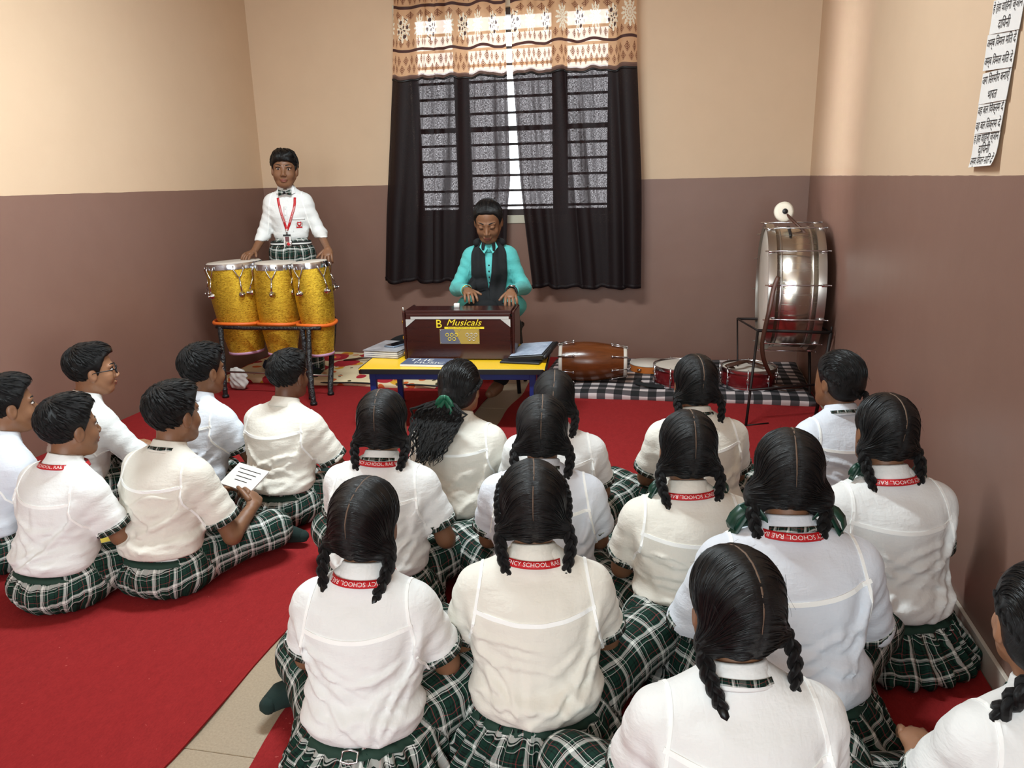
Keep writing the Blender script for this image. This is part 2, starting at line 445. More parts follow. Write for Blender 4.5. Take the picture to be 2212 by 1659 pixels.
def grad(f, P, e=0.002):
    G = np.stack([f(P+np.eye(3)[i]*e)-f(P-np.eye(3)[i]*e) for i in range(3)], 1)
    return G/(np.linalg.norm(G, axis=1)[:, None]+1e-12)
def shoot(f, O, D, n=60, mx=0.6):
    O = v3(O).copy(); D = v3(D); D = D/np.linalg.norm(D, axis=1)[:, None]; t = np.zeros(len(O))
    for _ in range(n):
        d = f(O+D*t[:, None]); t = np.minimum(t+np.clip(d, -0.02, 0.05)*0.8, mx)
    P = O+D*t[:, None]; return P, grad(f, P)
def loop_on(f, c, ax, R=0.3, n=40, up=None, a0=0, a1=2*PI):
    x, y, z = frame(ax); a = np.linspace(a0, a1, n, endpoint=(a1-a0 < 2*PI-1e-6))
    rad = np.cos(a)[:, None]*x+np.sin(a)[:, None]*y
    return shoot(f, v3(c)+rad*R, -rad, mx=R)
def rotz(a): c, s = math.cos(a), math.sin(a); return np.array([[c, -s, 0], [s, c, 0], [0, 0, 1.0]])
def rotx(a): c, s = math.cos(a), math.sin(a); return np.array([[1, 0, 0], [0, c, -s], [0, s, c]])
def roty(a): c, s = math.cos(a), math.sin(a); return np.array([[c, 0, s], [0, 1, 0], [-s, 0, c]])
_F = None
def text_mesh(s, size=1.0, shear=0.0, ext=0.0):
    cu = bpy.data.curves.new('t', 'FONT'); cu.body = s; cu.size = size; cu.align_x = 'CENTER'; cu.align_y = 'CENTER'; cu.shear = shear; cu.resolution_u = 3; cu.extrude = ext
    o = bpy.data.objects.new('t', cu); C.objects.link(o); dg = bpy.context.evaluated_depsgraph_get(); me = bpy.data.meshes.new_from_object(o.evaluated_get(dg))
    V = np.zeros(len(me.vertices)*3); me.vertices.foreach_get('co', V); F = [tuple(p.vertices) for p in me.polygons]
    bpy.data.objects.remove(o); bpy.data.curves.remove(cu); bpy.data.meshes.remove(me)
    return V.reshape(-1, 3), F
def nrm_rows(A): return A/(np.linalg.norm(A, axis=1)[:, None]+1e-12)
# ------------------------------------------------------------------ people
def head_sdf(q, hi, ears=True, closed=False):
    """q: head frame, origin between the ears at eye level, +y is the face"""
    d = ell(q, (0, -.012, .034), (.073, .092, .081))
    ax = np.abs(q[:, 0]); qa = np.stack([ax, q[:, 1], q[:, 2]], 1)
    d = smin(d, ell(q, (0, .026, -.030), (.060, .061, .074)), .03)
    d = smin(d, ell(q, (0, .050, -.090), (.030, .028, .022)), .03)
    d = smin(d, rcone(qa, (.052, .0, -.045), (.028, .045, -.085), .018, .016), .025)
    if hi:
        d = smin(d, ell(qa, (.036, .056, -.034), (.023, .020, .022)), .02)
        d = smin(d, rcone(qa, (.010, .079, .020), (.044, .068, .020), .009, .008), .012)
        d = smax(d, -ell(qa, (.031, .096, .003), (.018, .016, .0088)), .009)
        d = smin(d, rcone(q, (0, .080, .006), (0, .100, -.030), .0075, .0105), .012)
        d = smin(d, ell(qa, (.011, .092, -.036), (.008, .010, .007)), .007)
        d = smin(d, ell(q, (0, .083, -.060), (.023, .011, .0065)), .007)
        d = smin(d, ell(q, (0, .081, -.071), (.018, .011, .0075)), .007)
        d = smax(d, -ell(q, (0, .097, -.0655), (.022, .008, .0018)), .004)
        if closed: d = smin(d, ell(qa, (.031, .076, .003), (.0145, .0115, .0100)), .006)
    if ears:
        e = ell(qa, (.075, -.008, -.008), (.0105, .019, .031)); e = smax(e, -ell(qa, (.088, -.002, -.006), (.008, .010, .018)), .006)
        d = smin(d, e, .008)
    return d
def hairline(q, nape=-.085, side=-.03, front=.058):
    """negative where hair grows"""
    y = q[:, 1]; zc = np.interp(y, [-.10, -.045, -.015, .012, .030, .055, .085], [nape, nape+.012, side+.01, side, .020, front, front+.012])
    return (zc-q[:, 2])*0.7
def sines(P, f, seed, n=4):
    rg = np.random.RandomState(seed); o = 0
    for _ in range(n):
        k = rg.normal(size=3); k = k/np.linalg.norm(k)*f*rg.uniform(.7, 1.4); o = o+np.sin(P@k+rg.uniform(0, 6.28))
    return o/n
def braid(mb, path, r, A, kpitch=4.4, taper=0.6):
    """three strands plaited along path; A collects the strand attribute"""
    P = v3(path)
    # resample
    L = np.r_[0, np.cumsum(np.linalg.norm(np.diff(P, axis=0), axis=1))]; n = max(12, int(L[-1]/(r*0.28))); s = np.linspace(0, L[-1], n)
    # smooth by Catmull-like interpolation: repeated averaging
    Q = np.stack([np.interp(s, L, P[:, i]) for i in range(3)], 1)
    for _ in range(int(n/5)): Q[1:-1] = (Q[:-2]+Q[2:]+2*Q[1:-1])/4
    T = np.gradient(Q, axis=0); T /= np.linalg.norm(T, axis=1)[:, None]; x, y, _ = frame(T[0]); X = []; Y = []
    for i in range(n):
        x = nrm(x-T[i]*(x@T[i])); X.append(x); Y.append(np.cross(T[i], x))
    X = v3(X); Y = v3(Y); R = r*(1-(1-taper)*(s/L[-1]))
    for k in range(3):
        ph = 2*PI*s/(kpitch*r)+2*PI*k/3
        c = Q+X*(R*.62*np.sin(ph))[:, None]+Y*(R*.36*np.sin(2*ph))[:, None]
        n0 = mb.n; mb.tube(c, R*.50, 8)
        a = np.tile(np.arange(8), n)/8.0; A.append(np.stack([a*1.2+k, np.repeat(s, 8)*6, a*0], 1))
def locks(f, R, n, seed, spread=(0.25, 2.2), ln=0.42, r=.0034, cr=(0, -.045, .10), keep=None, swirl=0.5):
    """short locks combed away from the crown, on the hair surface, in head frame"""
    rg = np.random.RandomState(seed); mb = MB(); A = []
    ax = nrm(v3(cr)); x, y, z = frame(ax); m = 6; D = []
    for i in range(n):
        th0 = rg.uniform(*spread); ph0 = rg.uniform(0, 2*PI); l = ln*rg.uniform(.7, 1.2); sw = swirl*rg.uniform(.4, 1.3)
        for j in range(m):
            t = j/(m-1); th = th0+l*t; ph = ph0+sw*t*l/max(.3, math.sin(min(th, 3.0)))
            D.append(math.sin(th)*(math.cos(ph)*x+math.sin(ph)*y)+math.cos(th)*z)
    D = v3(D); P, N = shoot(f, v3((0, -.012, .03))+D*.22, -D, mx=.22)
    lift = np.tile(np.array([-.001, .0005, .0015, .002, .0025, .004]), n); P = P+N*lift[:, None]
    for i in range(n):
        p = P[i*m:(i+1)*m]
        if keep is not None and not keep(p[0], p[-1]): continue
        mb.tube(p, r*rg.uniform(.7, 1.2)*np.array([.3, .9, 1, .85, .5, .08]), 5, cap=False)
        A.append(np.stack([np.tile(np.arange(5)/5*.3+rg.uniform(0, 50), m), np.repeat(np.arange(m)*.05, 5), np.zeros(5*m)], 1))
    return mb, A
def finger_set(mb, W, D, Nb, s=1.0, side=1, curl=(.35, .4, .45, .5), tc=.3, spread=.10):
    """palm root W, pointing D, back-of-hand normal Nb; five fingers as chains rooted in the palm"""
    D = nrm(D); Nb = nrm(v3(Nb)-D*(v3(Nb)@D)); X = np.cross(D, Nb)*side
    ln = [.066, .074, .069, .054]
    for i in range(4):
        off = (i-1.5)*.0185; base = v3(W)+D*.055*s+X*off*s; d = nrm(D+X*(i-1.5)*spread); p = [base-D*.02*s, base]; a = 0
        for k, fr in enumerate((.45, .31, .24)):
            a += curl[i]*(1.0 if k else .8); dd = d*math.cos(a)-Nb*math.sin(a); p.append(p[-1]+dd*ln[i]*fr*s)
        mb.tube(p, np.array([.0088, .0092, .0086, .0078, .0058])*s, 8)
        mb.ball(p[-1], .0058*s, 8)
    base = v3(W)+D*.018*s-X*.026*s; d = nrm(D*.75-X*.72-Nb*.15); p = [base-d*.015*s, base, base+d*.032*s]
    d2 = nrm(d*math.cos(tc)+D*.4*math.sin(tc)-Nb*.5*math.sin(tc)); p.append(p[-1]+d2*.028*s)
    mb.tube(p, np.array([.012, .0115, .0092, .0066])*s, 8); mb.ball(p[-1], .0066*s, 8)
def palm(P, W, D, Nb, s=1.0):
    D = nrm(D); Nb = nrm(v3(Nb)-D*(v3(Nb)@D)); X = np.cross(D, Nb); q = P-(v3(W)+D*.032*s); q = np.stack([q@X, q@D, q@Nb], 1)
    return ell(q, (0, 0, 0), (.037*s, .043*s, .0145*s))
LAN = 'PRESIDENCY SCHOOL, RAE BARELI'
def seated_joints(o):
    J = dict(waist=(0, -.004, .145), chest=(0, .052, .328), neck=(0, .088, .482), head=(0, .130, .583), S=.132, sz=.398, sy=.070,
             EL=(-.178, .125, .215), ER=(.178, .125, .215), WL=(-.10, .285, .20), WR=(.10, .285, .20),
             KL=(-.275, .265, .125), KR=(.275, .265, .125), AL=(.03, .31, .045), AR=(-.03, .36, .05), cut=.74, fl=0.0, hem=None, H=.085, s=None)
    J.update(o); return J
def person(label, pos, top, head_to, body_to, hair='braids', seed=1, J=None, shirt='shirt', skin='skin', boy=False, lanyard=False, flip=False, tie=None,
           pitch=0.0, tilt=0.0, res=.0075, hi=False, collar_trim=True, face=False, hands=True, long_sleeve=False, extra=None, group=None, wide=1.0, closed=False, knee=None, band=True, braid_r=.017, braid_l=None, hsc=1.0, fringe=.060, ls=.9, pants=None, slim=1.0, footm='sock'):
    """seated figure. pos = world xy under the head, top = height of the crown"""
    J = seated_joints(J or {}); pl_amp = .0105 if not boy else .0045; s = J['s'] or top/.70; fl = J['fl']; rg = np.random.RandomState(seed)
    Hc = v3(J['head']); Rh = rotz(-(math.radians(head_to)-math.radians(body_to))) @ rotx(math.radians(pitch)) @ roty(math.radians(tilt))
    hs = 0.94*hsc/s if s > 1.0 else 0.94*hsc
    tohead = lambda P: ((P-Hc) @ Rh)/hs
    fromhead = lambda q: (v3(q)*hs) @ Rh.T+Hc
    SL = v3((-J['S']*wide, J['sy'], J['sz'])); SR = v3((J['S']*wide, J['sy'], J['sz']))
    wa, ch, nk = v3(J['waist']), v3(J['chest']), v3(J['neck'])
    arms = []
    for sd, Sx, E, Wr in ((-1, SL, v3(J['EL']), v3(J['WL'])), (1, SR, v3(J['ER']), v3(J['WR']))):
        arms.append((sd, Sx, E, Wr, Sx+(E-Sx)*J['cut']))
    Ry = rotz(-math.radians(body_to)); off = Ry @ (v3((Hc[0], Hc[1], 0))*s)
    ox, oy = pos[0]-off[0], pos[1]-off[1]
    creases = []; stand_ = fl < -.1
    for sd in (-1, 1): creases.append((sd*.148, .375, sd*.128, .27, .011, .011, 0.0))
    for sd in (-1, 1):
        for i in range(6):
            z0 = rg.uniform(.25, .345); x0 = sd*rg.uniform(.115, .15); x1 = sd*rg.uniform(-.10, .07); z1 = z0-rg.uniform(.01, .17)
            creases.append((x0, z0, x1, z1, rg.uniform(.0055, .010), rg.uniform(.004, .0075), rg.uniform(-.04, .04)))
        for i in range(2):
            x0 = sd*rg.uniform(.10, .15); z0 = rg.uniform(.17, .23); x1 = sd*rg.uniform(-.06, .05); z1 = z0+rg.uniform(-.02, .06)
            creases.append((x0, z0, x1, z1, rg.uniform(.007, .011), rg.uniform(.0045, .007), rg.uniform(-.02, .02)))
    for i in range(4):
        x0 = rg.uniform(-.12, .12); z0 = rg.uniform(.29, .35); creases.append((x0, z0, x0*rg.uniform(.5, .9), z0-rg.uniform(.10, .18), rg.uniform(.008, .012), rg.uniform(.0015, .003), rg.uniform(-.01, .01)))
    def f_shirt(P, fold=True):
        d = rcone(P, wa+v3((0, 0, .0)), ch, .097*wide*slim, .113*wide, (.70, 1, 1))
        d = smin(d, rcone(P, SL, SR, .052, .052), .07)
        for sg_, Sq in ((-1, SL), (1, SR)): d = smin(d, rcone(P, Sq*.62+nk*.38+v3((0, 0, -.012)), nk+v3((sg_*.020, -.004, -.020)), .045, .046), .045)
        d = smin(d, ell(P, wa+v3((0, -.004, .026)), (.148*wide*slim, .113*wide*slim, .042)), .05)
        if J['hem'] is not None: d = smin(d, rcone(P, wa, (0, .03, J['hem']+.1), .105, .135, (.62, 1, 1)), .06)
        for sd, Sx, E, Wr, cu in arms:
            dr = nrm(E-Sx)
            if long_sleeve:
                we = E+(Wr-E)*ls; dw = nrm(Wr-E); a = smin(rcone(P, Sx, E, .060*slim, .048*slim), smax(rcone(P, E, we+dw*.02, .048*slim, .042*slim), (P-we)@dw, .006), .03)
            else:
                a = smax(rcone(P, Sx, cu+dr*.03, .054, .060), (P-cu)@dr, .008)
            d = smin(d, a, .016 if not stand_ else .028)
        if fold:
            back = 1/(1+np.exp((P[:, 1]-(J['chest'][1]-.0))*60))
            x, z = P[:, 0], P[:, 2]; ad = np.zeros(len(P))
            for x0, z0, x1, z1, sg, am, bow in creases:
                lx, lz = x1-x0, z1-z0; L = math.hypot(lx, lz); t = ((x-x0)*lx+(z-z0)*lz)/(L*L); tc = np.clip(t, 0, 1)
                u = ((x-x0)*lz-(z-z0)*lx)/L+bow*4*tc*(1-tc); end = np.exp(-((t-tc)*L/.02)**2)*np.sin(np.clip(.12+tc*.88, 0, 1)*PI)**.6
                g = np.exp(-(u/sg)**2)-.7*np.exp(-((u-1.9*sg)/(1.3*sg))**2); ad -= am*g*end
            ad = np.maximum(ad, -.009); ad = np.minimum(ad, .0045); wz = np.clip((z-wa[2])/.02, 0, 1)*np.clip((wa[2]+.11-z)/.06, 0, 1); wv = np.sin(z*125+3.5*np.sin(x*17+seed)+2*np.sin(x*41+seed*2)); d = d+(ad-wz*.0032*np.maximum(wv, -.3))*back
            d = d+.0028*sines(P, 38, seed+5, 5)+.0014*sines(P*v3((1, 1, 1.8)), 95, seed+9, 6)
            for sd, Sx, E, Wr, cu in arms:                      # rings of creases where the sleeve hangs
                dr = nrm(E-Sx); t = (P-Sx)@dr; dist = np.linalg.norm(P-Sx-t[:, None]*dr, axis=1); w = np.exp(-(np.maximum(dist-.075, 0)/.02)**2)*np.clip(t/.03, 0, 1)
                d = d-.003*w*np.abs(np.sin(t*58+P[:, 0]*25+seed))**2
        zb = (wa[2]-.004+.008*np.sin(P[:, 0]*9+seed) if J['hem'] is None else J['hem'])+.05*np.clip(P[:, 1], 0, .2)
        return smax(d, (zb-P[:, 2])*.95, .010)
    KL, KR, AL, AR = v3(J['KL']), v3(J['KR']), v3(J['AL']), v3(J['AR'])
    legs = [(-1, v3((-J['H'], .035, .095)), KL, AL), (1, v3((J['H'], .035, .095)), KR, AR)]
    stand = fl < -.1
    npl = 30
    def f_pel(P):
        pel = ell(P, (0, .0, .068), (.188*wide, .146, .094) if not stand else (.150, .105, .12))
        if not boy and not stand: pel = smin(pel, ell(P, (0, -.045, .028), (.215*wide, .150, .042)), .06)
        an = np.arctan2(P[:, 0], -P[:, 1]+.02)
        amp = np.clip((.150-P[:, 2])/.05, 0, 1)*pl_amp
        wv_ = np.sin(an*npl+1.6*np.sin(an*4+seed)+.8*np.sin(an*9)); pel = pel-amp*(np.sign(wv_)*np.abs(wv_)**.7)*.8
        return smin(pel, rcone(P, wa+v3((0, .006, -.05)), wa+v3((0, .008, -.01)), .092*wide, .084*wide, (.70, 1, 1)), .03)
    def f_skirt(P):
        d = f_pel(P)
        for sd, Hp, K, A in legs:
            d = smin(d, rcone(P, Hp, K, *((.088, .070 if not boy else .066) if not stand else (.082, .064))), .04 if not stand else .025)
            e = K+(A-K)*(.62 if boy and not stand else .93)
            d = smin(d, rcone(P, K, e, .066, .052), .035)
        if not boy and not stand:
            d = smin(d, ell(P, ((KL+KR)/2*v3((1, .95, 0))+v3((0, 0, .06))), (.22, .14, .055)), .06)
        d = d+.004*sines(P, 42, seed+31, 5)+.002*sines(P, 95, seed+3, 5)
        return smax(d, (fl+.004-P[:, 2]), .008)
    def uv_skirt(P):
        best = ell(P, (0, 0, .075), (.188, .150, .098)); r = np.hypot(P[:, 0], P[:, 1])
        an = np.arctan2(P[:, 0], -P[:, 1]+.02); U = np.stack([an*.17, .22-P[:, 2]+np.maximum(r-.15, 0), 0*r], 1)
        for sd, Hp, K, A in legs:
            for a, b, rr in ((Hp+(K-Hp)*.25, K, .075), (K, A, .06)):
                dd = rcone(P, a, b, rr, rr)-.012; m = dd < best; best = np.where(m, dd, best)
                x, y, z = frame(b-a); q = P-a; U[m, 0] = (q@z)[m]+.3*sd; U[m, 1] = (np.arctan2(q@y, q@x)*rr)[m]
        return U*s
    def f_collar(P):
        return rcone(P, nk+v3((0, -.004, -.03)), nk+v3((0, .010, .03)), .060, .056)
    def f_body(P):
        q = tohead(P); d = head_sdf(q, hi or face, True, closed)*hs
        nt = fromhead((0, -.022, -.055)); d = smin(d, rcone(P, nk+v3((0, 0, -.03)), nt, .047, .046), .025)
        tk = 1.0 if not stand_ else .62; d = smin(d, rcone(P, wa+v3((0, .01*(tk == 1), 0)), ch+v3((0, .01*(tk == 1), 0)), .07*tk, .08*tk, (.7, 1, 1)), .04*tk)
        d = smin(d, rcone(P, SL, SR, .038, .038), .05)
        d = smin(d, ell(P, (0, .01, .085), (.15, .11, .07) if fl > -.5 else (.11, .07, .07)), .05)
        for sd, Sx, E, Wr, cu in arms:
            d = smin(d, rcone(P, Sx, E, .038, .031), .015); d = smin(d, rcone(P, E, Wr, .031, .022), .012)
            if hands: d = smin(d, palm(P, Wr, J.get('D%d' % sd, Wr-E), J.get('N%d' % sd, (0, 0, 1))), .012)
        for sd, Hp, K, A in legs:
            d = smin(d, rcone(P, Hp, K, .06, .045), .03); d = smin(d, rcone(P, K, A, .042, .03), .02)
        return d
    def f_hair(P):
        q = tohead(P)
        if boy:
            d = ell(q, (0, -.010, .040), (.085, .104, .090)); d = smin(d, ell(q, (0, .045, .088), (.058, .042, .026)), .04)
            d = d+.0035*sines(q, 75, seed, 5)+.0016*sines(q, 210, seed+1, 5)
            cutl = hairline(q, -.072, -.028, fringe+.006)+.0030*sines(q, 260, seed+2, 4)
            h = smax(d, cutl, .012)
            ey = ell(np.stack([np.abs(q[:, 0]), q[:, 1], q[:, 2]], 1), (.082, -.004, -.012), (.022, .020, .030)); h = smax(h, -ey, .008)
            return h*hs
        d = ell(q, (0, -.014, .037), (.084, .103, .089)); d = smin(d, ell(q, (0, -.046, -.022), (.072, .058, .054)), .04)
        qa = np.stack([np.abs(q[:, 0]), q[:, 1], q[:, 2]], 1)
        cutl = hairline(q, -.098, -.050, fringe); h = smax(d, cutl, .02)
        if hair in ('braids', 'puffs'):
            h = smin(h, ell(qa, (.074, -.045, -.045), (.024, .028, .028) if hair == 'braids' else (.038, .040, .046)), .025)
            g = np.exp(-(q[:, 0]/.0050)**2)*np.clip((q[:, 2]+.075)/.03, 0, 1); h = h+g*.0026
        if hair == 'pony': h = smin(h, ell(q, (-.01, -.105, -.010), (.034, .030, .034)), .025)
        th = np.arctan2(q[:, 2]+.055, q[:, 1]+.045)
        h = h+.0004*np.sin(th*34+seed+3*np.sin(qa[:, 0]*30))+.0004*np.sin(th*83+qa[:, 0]*60)
        return h*hs
    def uv_hair(P):
        q = tohead(P)
        if boy:
            ax = nrm((0, -.045, .10)); x, y, z = frame(ax); qq = q-v3((0, -.012, .03)); 
            return np.stack([np.arctan2(qq@y, qq@x)*.5+4*np.abs(qq@z), np.linalg.norm(qq, axis=1)*3+qq@z*4, 0*qq[:, 0]], 1)
        if hair in ('braids', 'puffs'): return np.stack([np.arctan2(q[:, 2]+.055, q[:, 1]+.045)*.5, np.abs(q[:, 0])*1.0, q[:, 0]*0], 1)
        th = np.arctan2(q[:, 2]-.03, q[:, 1]+.014); return np.stack([np.arctan2(q[:, 0], np.hypot(q[:, 2]-.03, q[:, 1]+.014))+0*th, th*.1, q[:, 0]*0], 1)
    # ---- body
    hz = Hc[2]
    fine = .0032 if (hi or face) else .006
    lo = np.minimum.reduce([KL, KR, AL, AR, arms[0][2], arms[0][3], arms[1][3], Hc])-.13; hi_ = np.maximum.reduce([KL, KR, AL, AR, arms[1][2], arms[0][3], arms[1][3], Hc])+.13
    lo[1] = min(lo[1], -.14); hi_[0] = max(hi_[0], .25); lo[0] = min(lo[0], -.25); hi_[1] = max(hi_[1], Hc[1]+.16)
    r_b = .0095
    V, F = mesh_sdf(f_body, axis(lo[0], hi_[0], r_b, [(Hc[0]-.10, Hc[0]+.10, fine)]), axis(lo[1], hi_[1], r_b, [(Hc[1]-.12, Hc[1]+.12, fine)]), axis(fl+0.012, hz+.14, r_b, [(nk[2]-.0, hz+.16, fine)]))
    V = relax(V, F, 1, .4)
    ex = []
    if hands:
        for sd, Sx, E, Wr, cu in arms:
            mb = MB(); D = v3(J.get('D%d' % sd, Wr-E)); finger_set(mb, Wr, D, J.get('N%d' % sd, (0, 0, 1)), 1.0, side=sd, curl=J.get('curl%d' % sd, (.35, .4, .45, .5))); mb.v = [v*1.0 for v in mb.v]; ex.append(mb)
    for mb in ex: mb.v = [v*s for v in mb.v]
    body = quad_obj('person', V*s, F, M[skin], None, extra=ex)
    body.location = (ox, oy, 0.006-fl*s); body.rotation_euler = (0, 0, -math.radians(body_to)); tag(body, label, 'person', group)
    def child(name, mb, mat, attr=None, **k):
        mb.v = [v*s for v in mb.v]
        o = mb.build(name, mat, body, fixn=k.pop('fixn', True), **k)
        if attr is not None: set_attr(o.data, attr)
        return o
    # ---- shirt
    xw = max(abs(arms[0][2][0]), abs(arms[1][2][0]), abs(arms[0][3][0]) if long_sleeve else 0, abs(arms[1][3][0]) if long_sleeve else 0)+.09
    ymx = max(arms[0][4][1], arms[1][4][1], J['chest'][1]+.09, *( [arms[0][3][1], arms[1][3][1]] if long_sleeve else [0]))+.09
    V, F = mesh_sdf(f_shirt, axis(-xw, xw, res), axis(min(-.16, Hc[1]*0-.16), ymx, res), axis(min(wa[2]-.04, J['hem']-.02 if J['hem'] is not None else 9, arms[0][4][2]-.08, arms[1][4][2]-.08, *([arms[0][3][2]-.07, arms[1][3][2]-.07] if long_sleeve else [1])), nk[2]+.06, res))
    V = relax(V, F, 1, .3); sh = quad_obj('shirt', V*s, F, M[shirt], body)
    fs = lambda P: f_shirt(P, True)
    # yoke seam, armhole seams
    mb = MB(); xs = np.linspace(-.142*wide, .142*wide, 30); zy = J['sz']-.030+(.014*rg.uniform(-1, 1))*xs/.15+.75*xs*xs
    Pp, Nn = shoot(fs, np.stack([xs, xs*0-.25, zy], 1), np.tile((0, 1., 0), (30, 1)), mx=.5); mb.ribbon(Pp, Nn, .0100, .0026)
    for sd, Sx, E, Wr, cu in arms:
        Pp, Nn = loop_on(fs, Sx+v3((sd*.006, 0, -.02)), v3((sd*.95, 0, .18)), .16, 26, a0=0, a1=2*PI); mb.ribbon(Pp, Nn, .007, .0022, closed=True)
    o_seam = child('stitched_seam', mb, M['seam'] if shirt != 'kurta' else M[shirt], smooth=False); o_seam.parent = sh
    if not long_sleeve:
        for sd, Sx, E, Wr, cu in arms:
            dr = nrm(E-Sx); fsl = (lambda P, Sx=Sx, cu=cu, dr=dr: rcone(P, Sx, cu+dr*.03, .056, .0615)+.001*np.sin((P-cu)@frame(dr)[0]*90)); Pp, Nn = loop_on(fsl, cu-dr*.012, dr, .14, 26); mb = MB(); mb.ribbon(Pp, Nn, .022, .0022, closed=True, sink=.004)
            u = np.repeat(np.linspace(0, .42, 26), 4); v = np.tile([0, 0, .02, .02], 26)
            c = child('cuff', mb, M['plaid_small'], attr=np.stack([u, v, v*0], 1)); c.parent = sh
    # ---- collar, trim, lanyard
    nd = nrm(v3((0, .35, 1.0))); cb = nk+v3((0, 0, -.012))
    mb = MB(); mb.lathe([(.050, .0), (.0485, .030), (.0505, .034), (.0545, .030), (.060, .012), (.069, -.006), (.066, -.010), (.058, -.004)], 32, cb, nd, closed=True)
    co = child('collar', mb, M[shirt])
    def ring(off, dr_, n=40, tl=0.0):
        ax_ = nrm(nd+v3((rg.uniform(-.04, .04), tl, 0))); x, y, z = frame(ax_); a = np.arange(n)*2*PI/n; rad = np.cos(a)[:, None]*x+np.sin(a)[:, None]*y
        return cb+nd*off+rad*dr_, nrm_rows(rad+nd*.55)
    if collar_trim:
        Pp, Nn = ring(.004, .0655, 36); mb = MB(); mb.ribbon(Pp, Nn, .012, .0015, closed=True)
        u = np.repeat(np.linspace(0, .42, 36), 4); v = np.tile([0, 0, .012, .012], 36); child('collar_trim', mb, M['plaid_small'], attr=np.stack([u, v, v*0], 1)).parent = co
    if lanyard:
        Pp, Nn = ring(.000, .0755, 48, -.16); mb = MB(); mb.ribbon(Pp, Nn, .018, .0016, closed=True)
        la = child('lanyard', mb, M['red_ribbon'])
        # lettering bent along the ribbon, centred at the nape
        cen = np.argmin(Pp[:, 1]); m = len(Pp); Q = np.concatenate([Pp, Pp, Pp]); QN = np.concatenate([Nn, Nn, Nn]); L = np.r_[0, np.cumsum(np.linalg.norm(np.diff(Q, axis=0), axis=1))]
        c0 = L[cen+m]; tv, tf = text_mesh(LAN, .0145); sg = -1 if flip else 1
        rt = nrm(v3((1, 0, 0))); T = np.gradient(Q, axis=0); T /= np.linalg.norm(T, axis=1)[:, None]
        dirn = 1 if T[cen+m] @ rt > 0 else -1
        arc = c0+dirn*sg*(tv[:, 0]+rg.uniform(-.02, .02)); o3 = lambda Aq: np.stack([np.interp(arc, L, Aq[:, i]) for i in range(3)], 1)
        B = np.cross(T, QN); B *= (1 if B[cen+m][2] > 0 else -1); 
        tvv = o3(Q)+o3(B)*(sg*tv[:, 1])[:, None]+o3(QN)*.0026
        mb = MB(); mb.add(tvv, tf); child('lettering', mb, M['white_print'], fixn=False, smooth=False).parent = la
    # ---- skirt / shorts and waistband
    pm, pn = pants or ('plaid', 'shorts' if boy else 'skirt')
    lo = np.minimum.reduce([KL, KR, AL, AR])-.11; hi2 = np.maximum.reduce([KL, KR, AL, AR])+.11; lo[0] = min(lo[0], -.24); hi2[0] = max(hi2[0], .24); zt = max(KL[2], KR[2], .16)+.10
    V, F = mesh_sdf(f_skirt, axis(lo[0], hi2[0], res), axis(min(-.22, lo[1]), hi2[1], res if not stand else .008), axis(max(fl-.012, lo[2]), zt, res if not stand else .008))
    V = relax(V, F, 1, .3); quad_obj(pn, V*s, F, M[pm], body, attr=lambda W: uv_skirt(W/s))
    if band:
        zb = wa[2]-.018; Pp, Nn = loop_on(f_pel, (0, .004, zb), (0, .03, 1), .3, 48); mb = MB(); mb.ribbon(Pp, Nn, .024, .004, closed=True); child('waistband', mb, M['green_band'])
        if not stand_: Pp, Nn = loop_on(f_pel, (0, .004, zb+.013), (rg.uniform(-.05, .05), .05, 1), .3, 48); mb = MB(); mb.ribbon(Pp, Nn, .009, .0055, closed=True); child('waist_lining', mb, M['white'])
    # socks
    for sd, Hp, K, A in legs:
        mb = MB(); d = nrm((A-K)*v3((1, 1, 0))); foot = J.get('foot%d' % sd, A)
        pts = [v3(A)-d*.05+v3((0, 0, .01)), v3(A), v3(A)+d*.06+v3((0, .0, -.01)), v3(A)+d*.13+v3((0, 0, -.015))]
        if 'foot%d' % sd in J: pts = [v3(q) for q in foot]
        for q in pts: q[2] = max(q[2], .034+fl)
        mb.tube(pts, np.array([.034, .040, .036, .024]), 10); mb.ball(pts[-1], .024, 10); child('sock' if footm == 'sock' else 'foot', mb, M[footm])
    # ---- hair
    lo = Hc-.135*hs*1.05; hi3 = Hc+.15*hs; hr = .0040 if (boy or hi) else .0045
    V, F = mesh_sdf(f_hair, axis(lo[0], hi3[0], hr), axis(lo[1], hi3[1], hr), axis(lo[2], hi3[2], hr)); V = relax(V, F, 1, .3)
    at = uv_hair(V); ex = []
    if boy:
        fh = lambda q: f_hair(fromhead(q))/hs
        mb, A = locks(fh, Rh, 520, seed, ln=.38, r=.0042, spread=(.05, 1.95), keep=lambda a, b: hairline(b[None], -.070, -.026, .064)[0] < .0 and hairline(a[None], -.07, -.026, .064)[0] < -.004 and not (abs(b[0]) > .06 and abs(b[1]) < .03 and b[2] < .02))
        mb.v = [fromhead(v)*s for v in mb.v]; ex = [mb]; at = np.concatenate([at]+A)
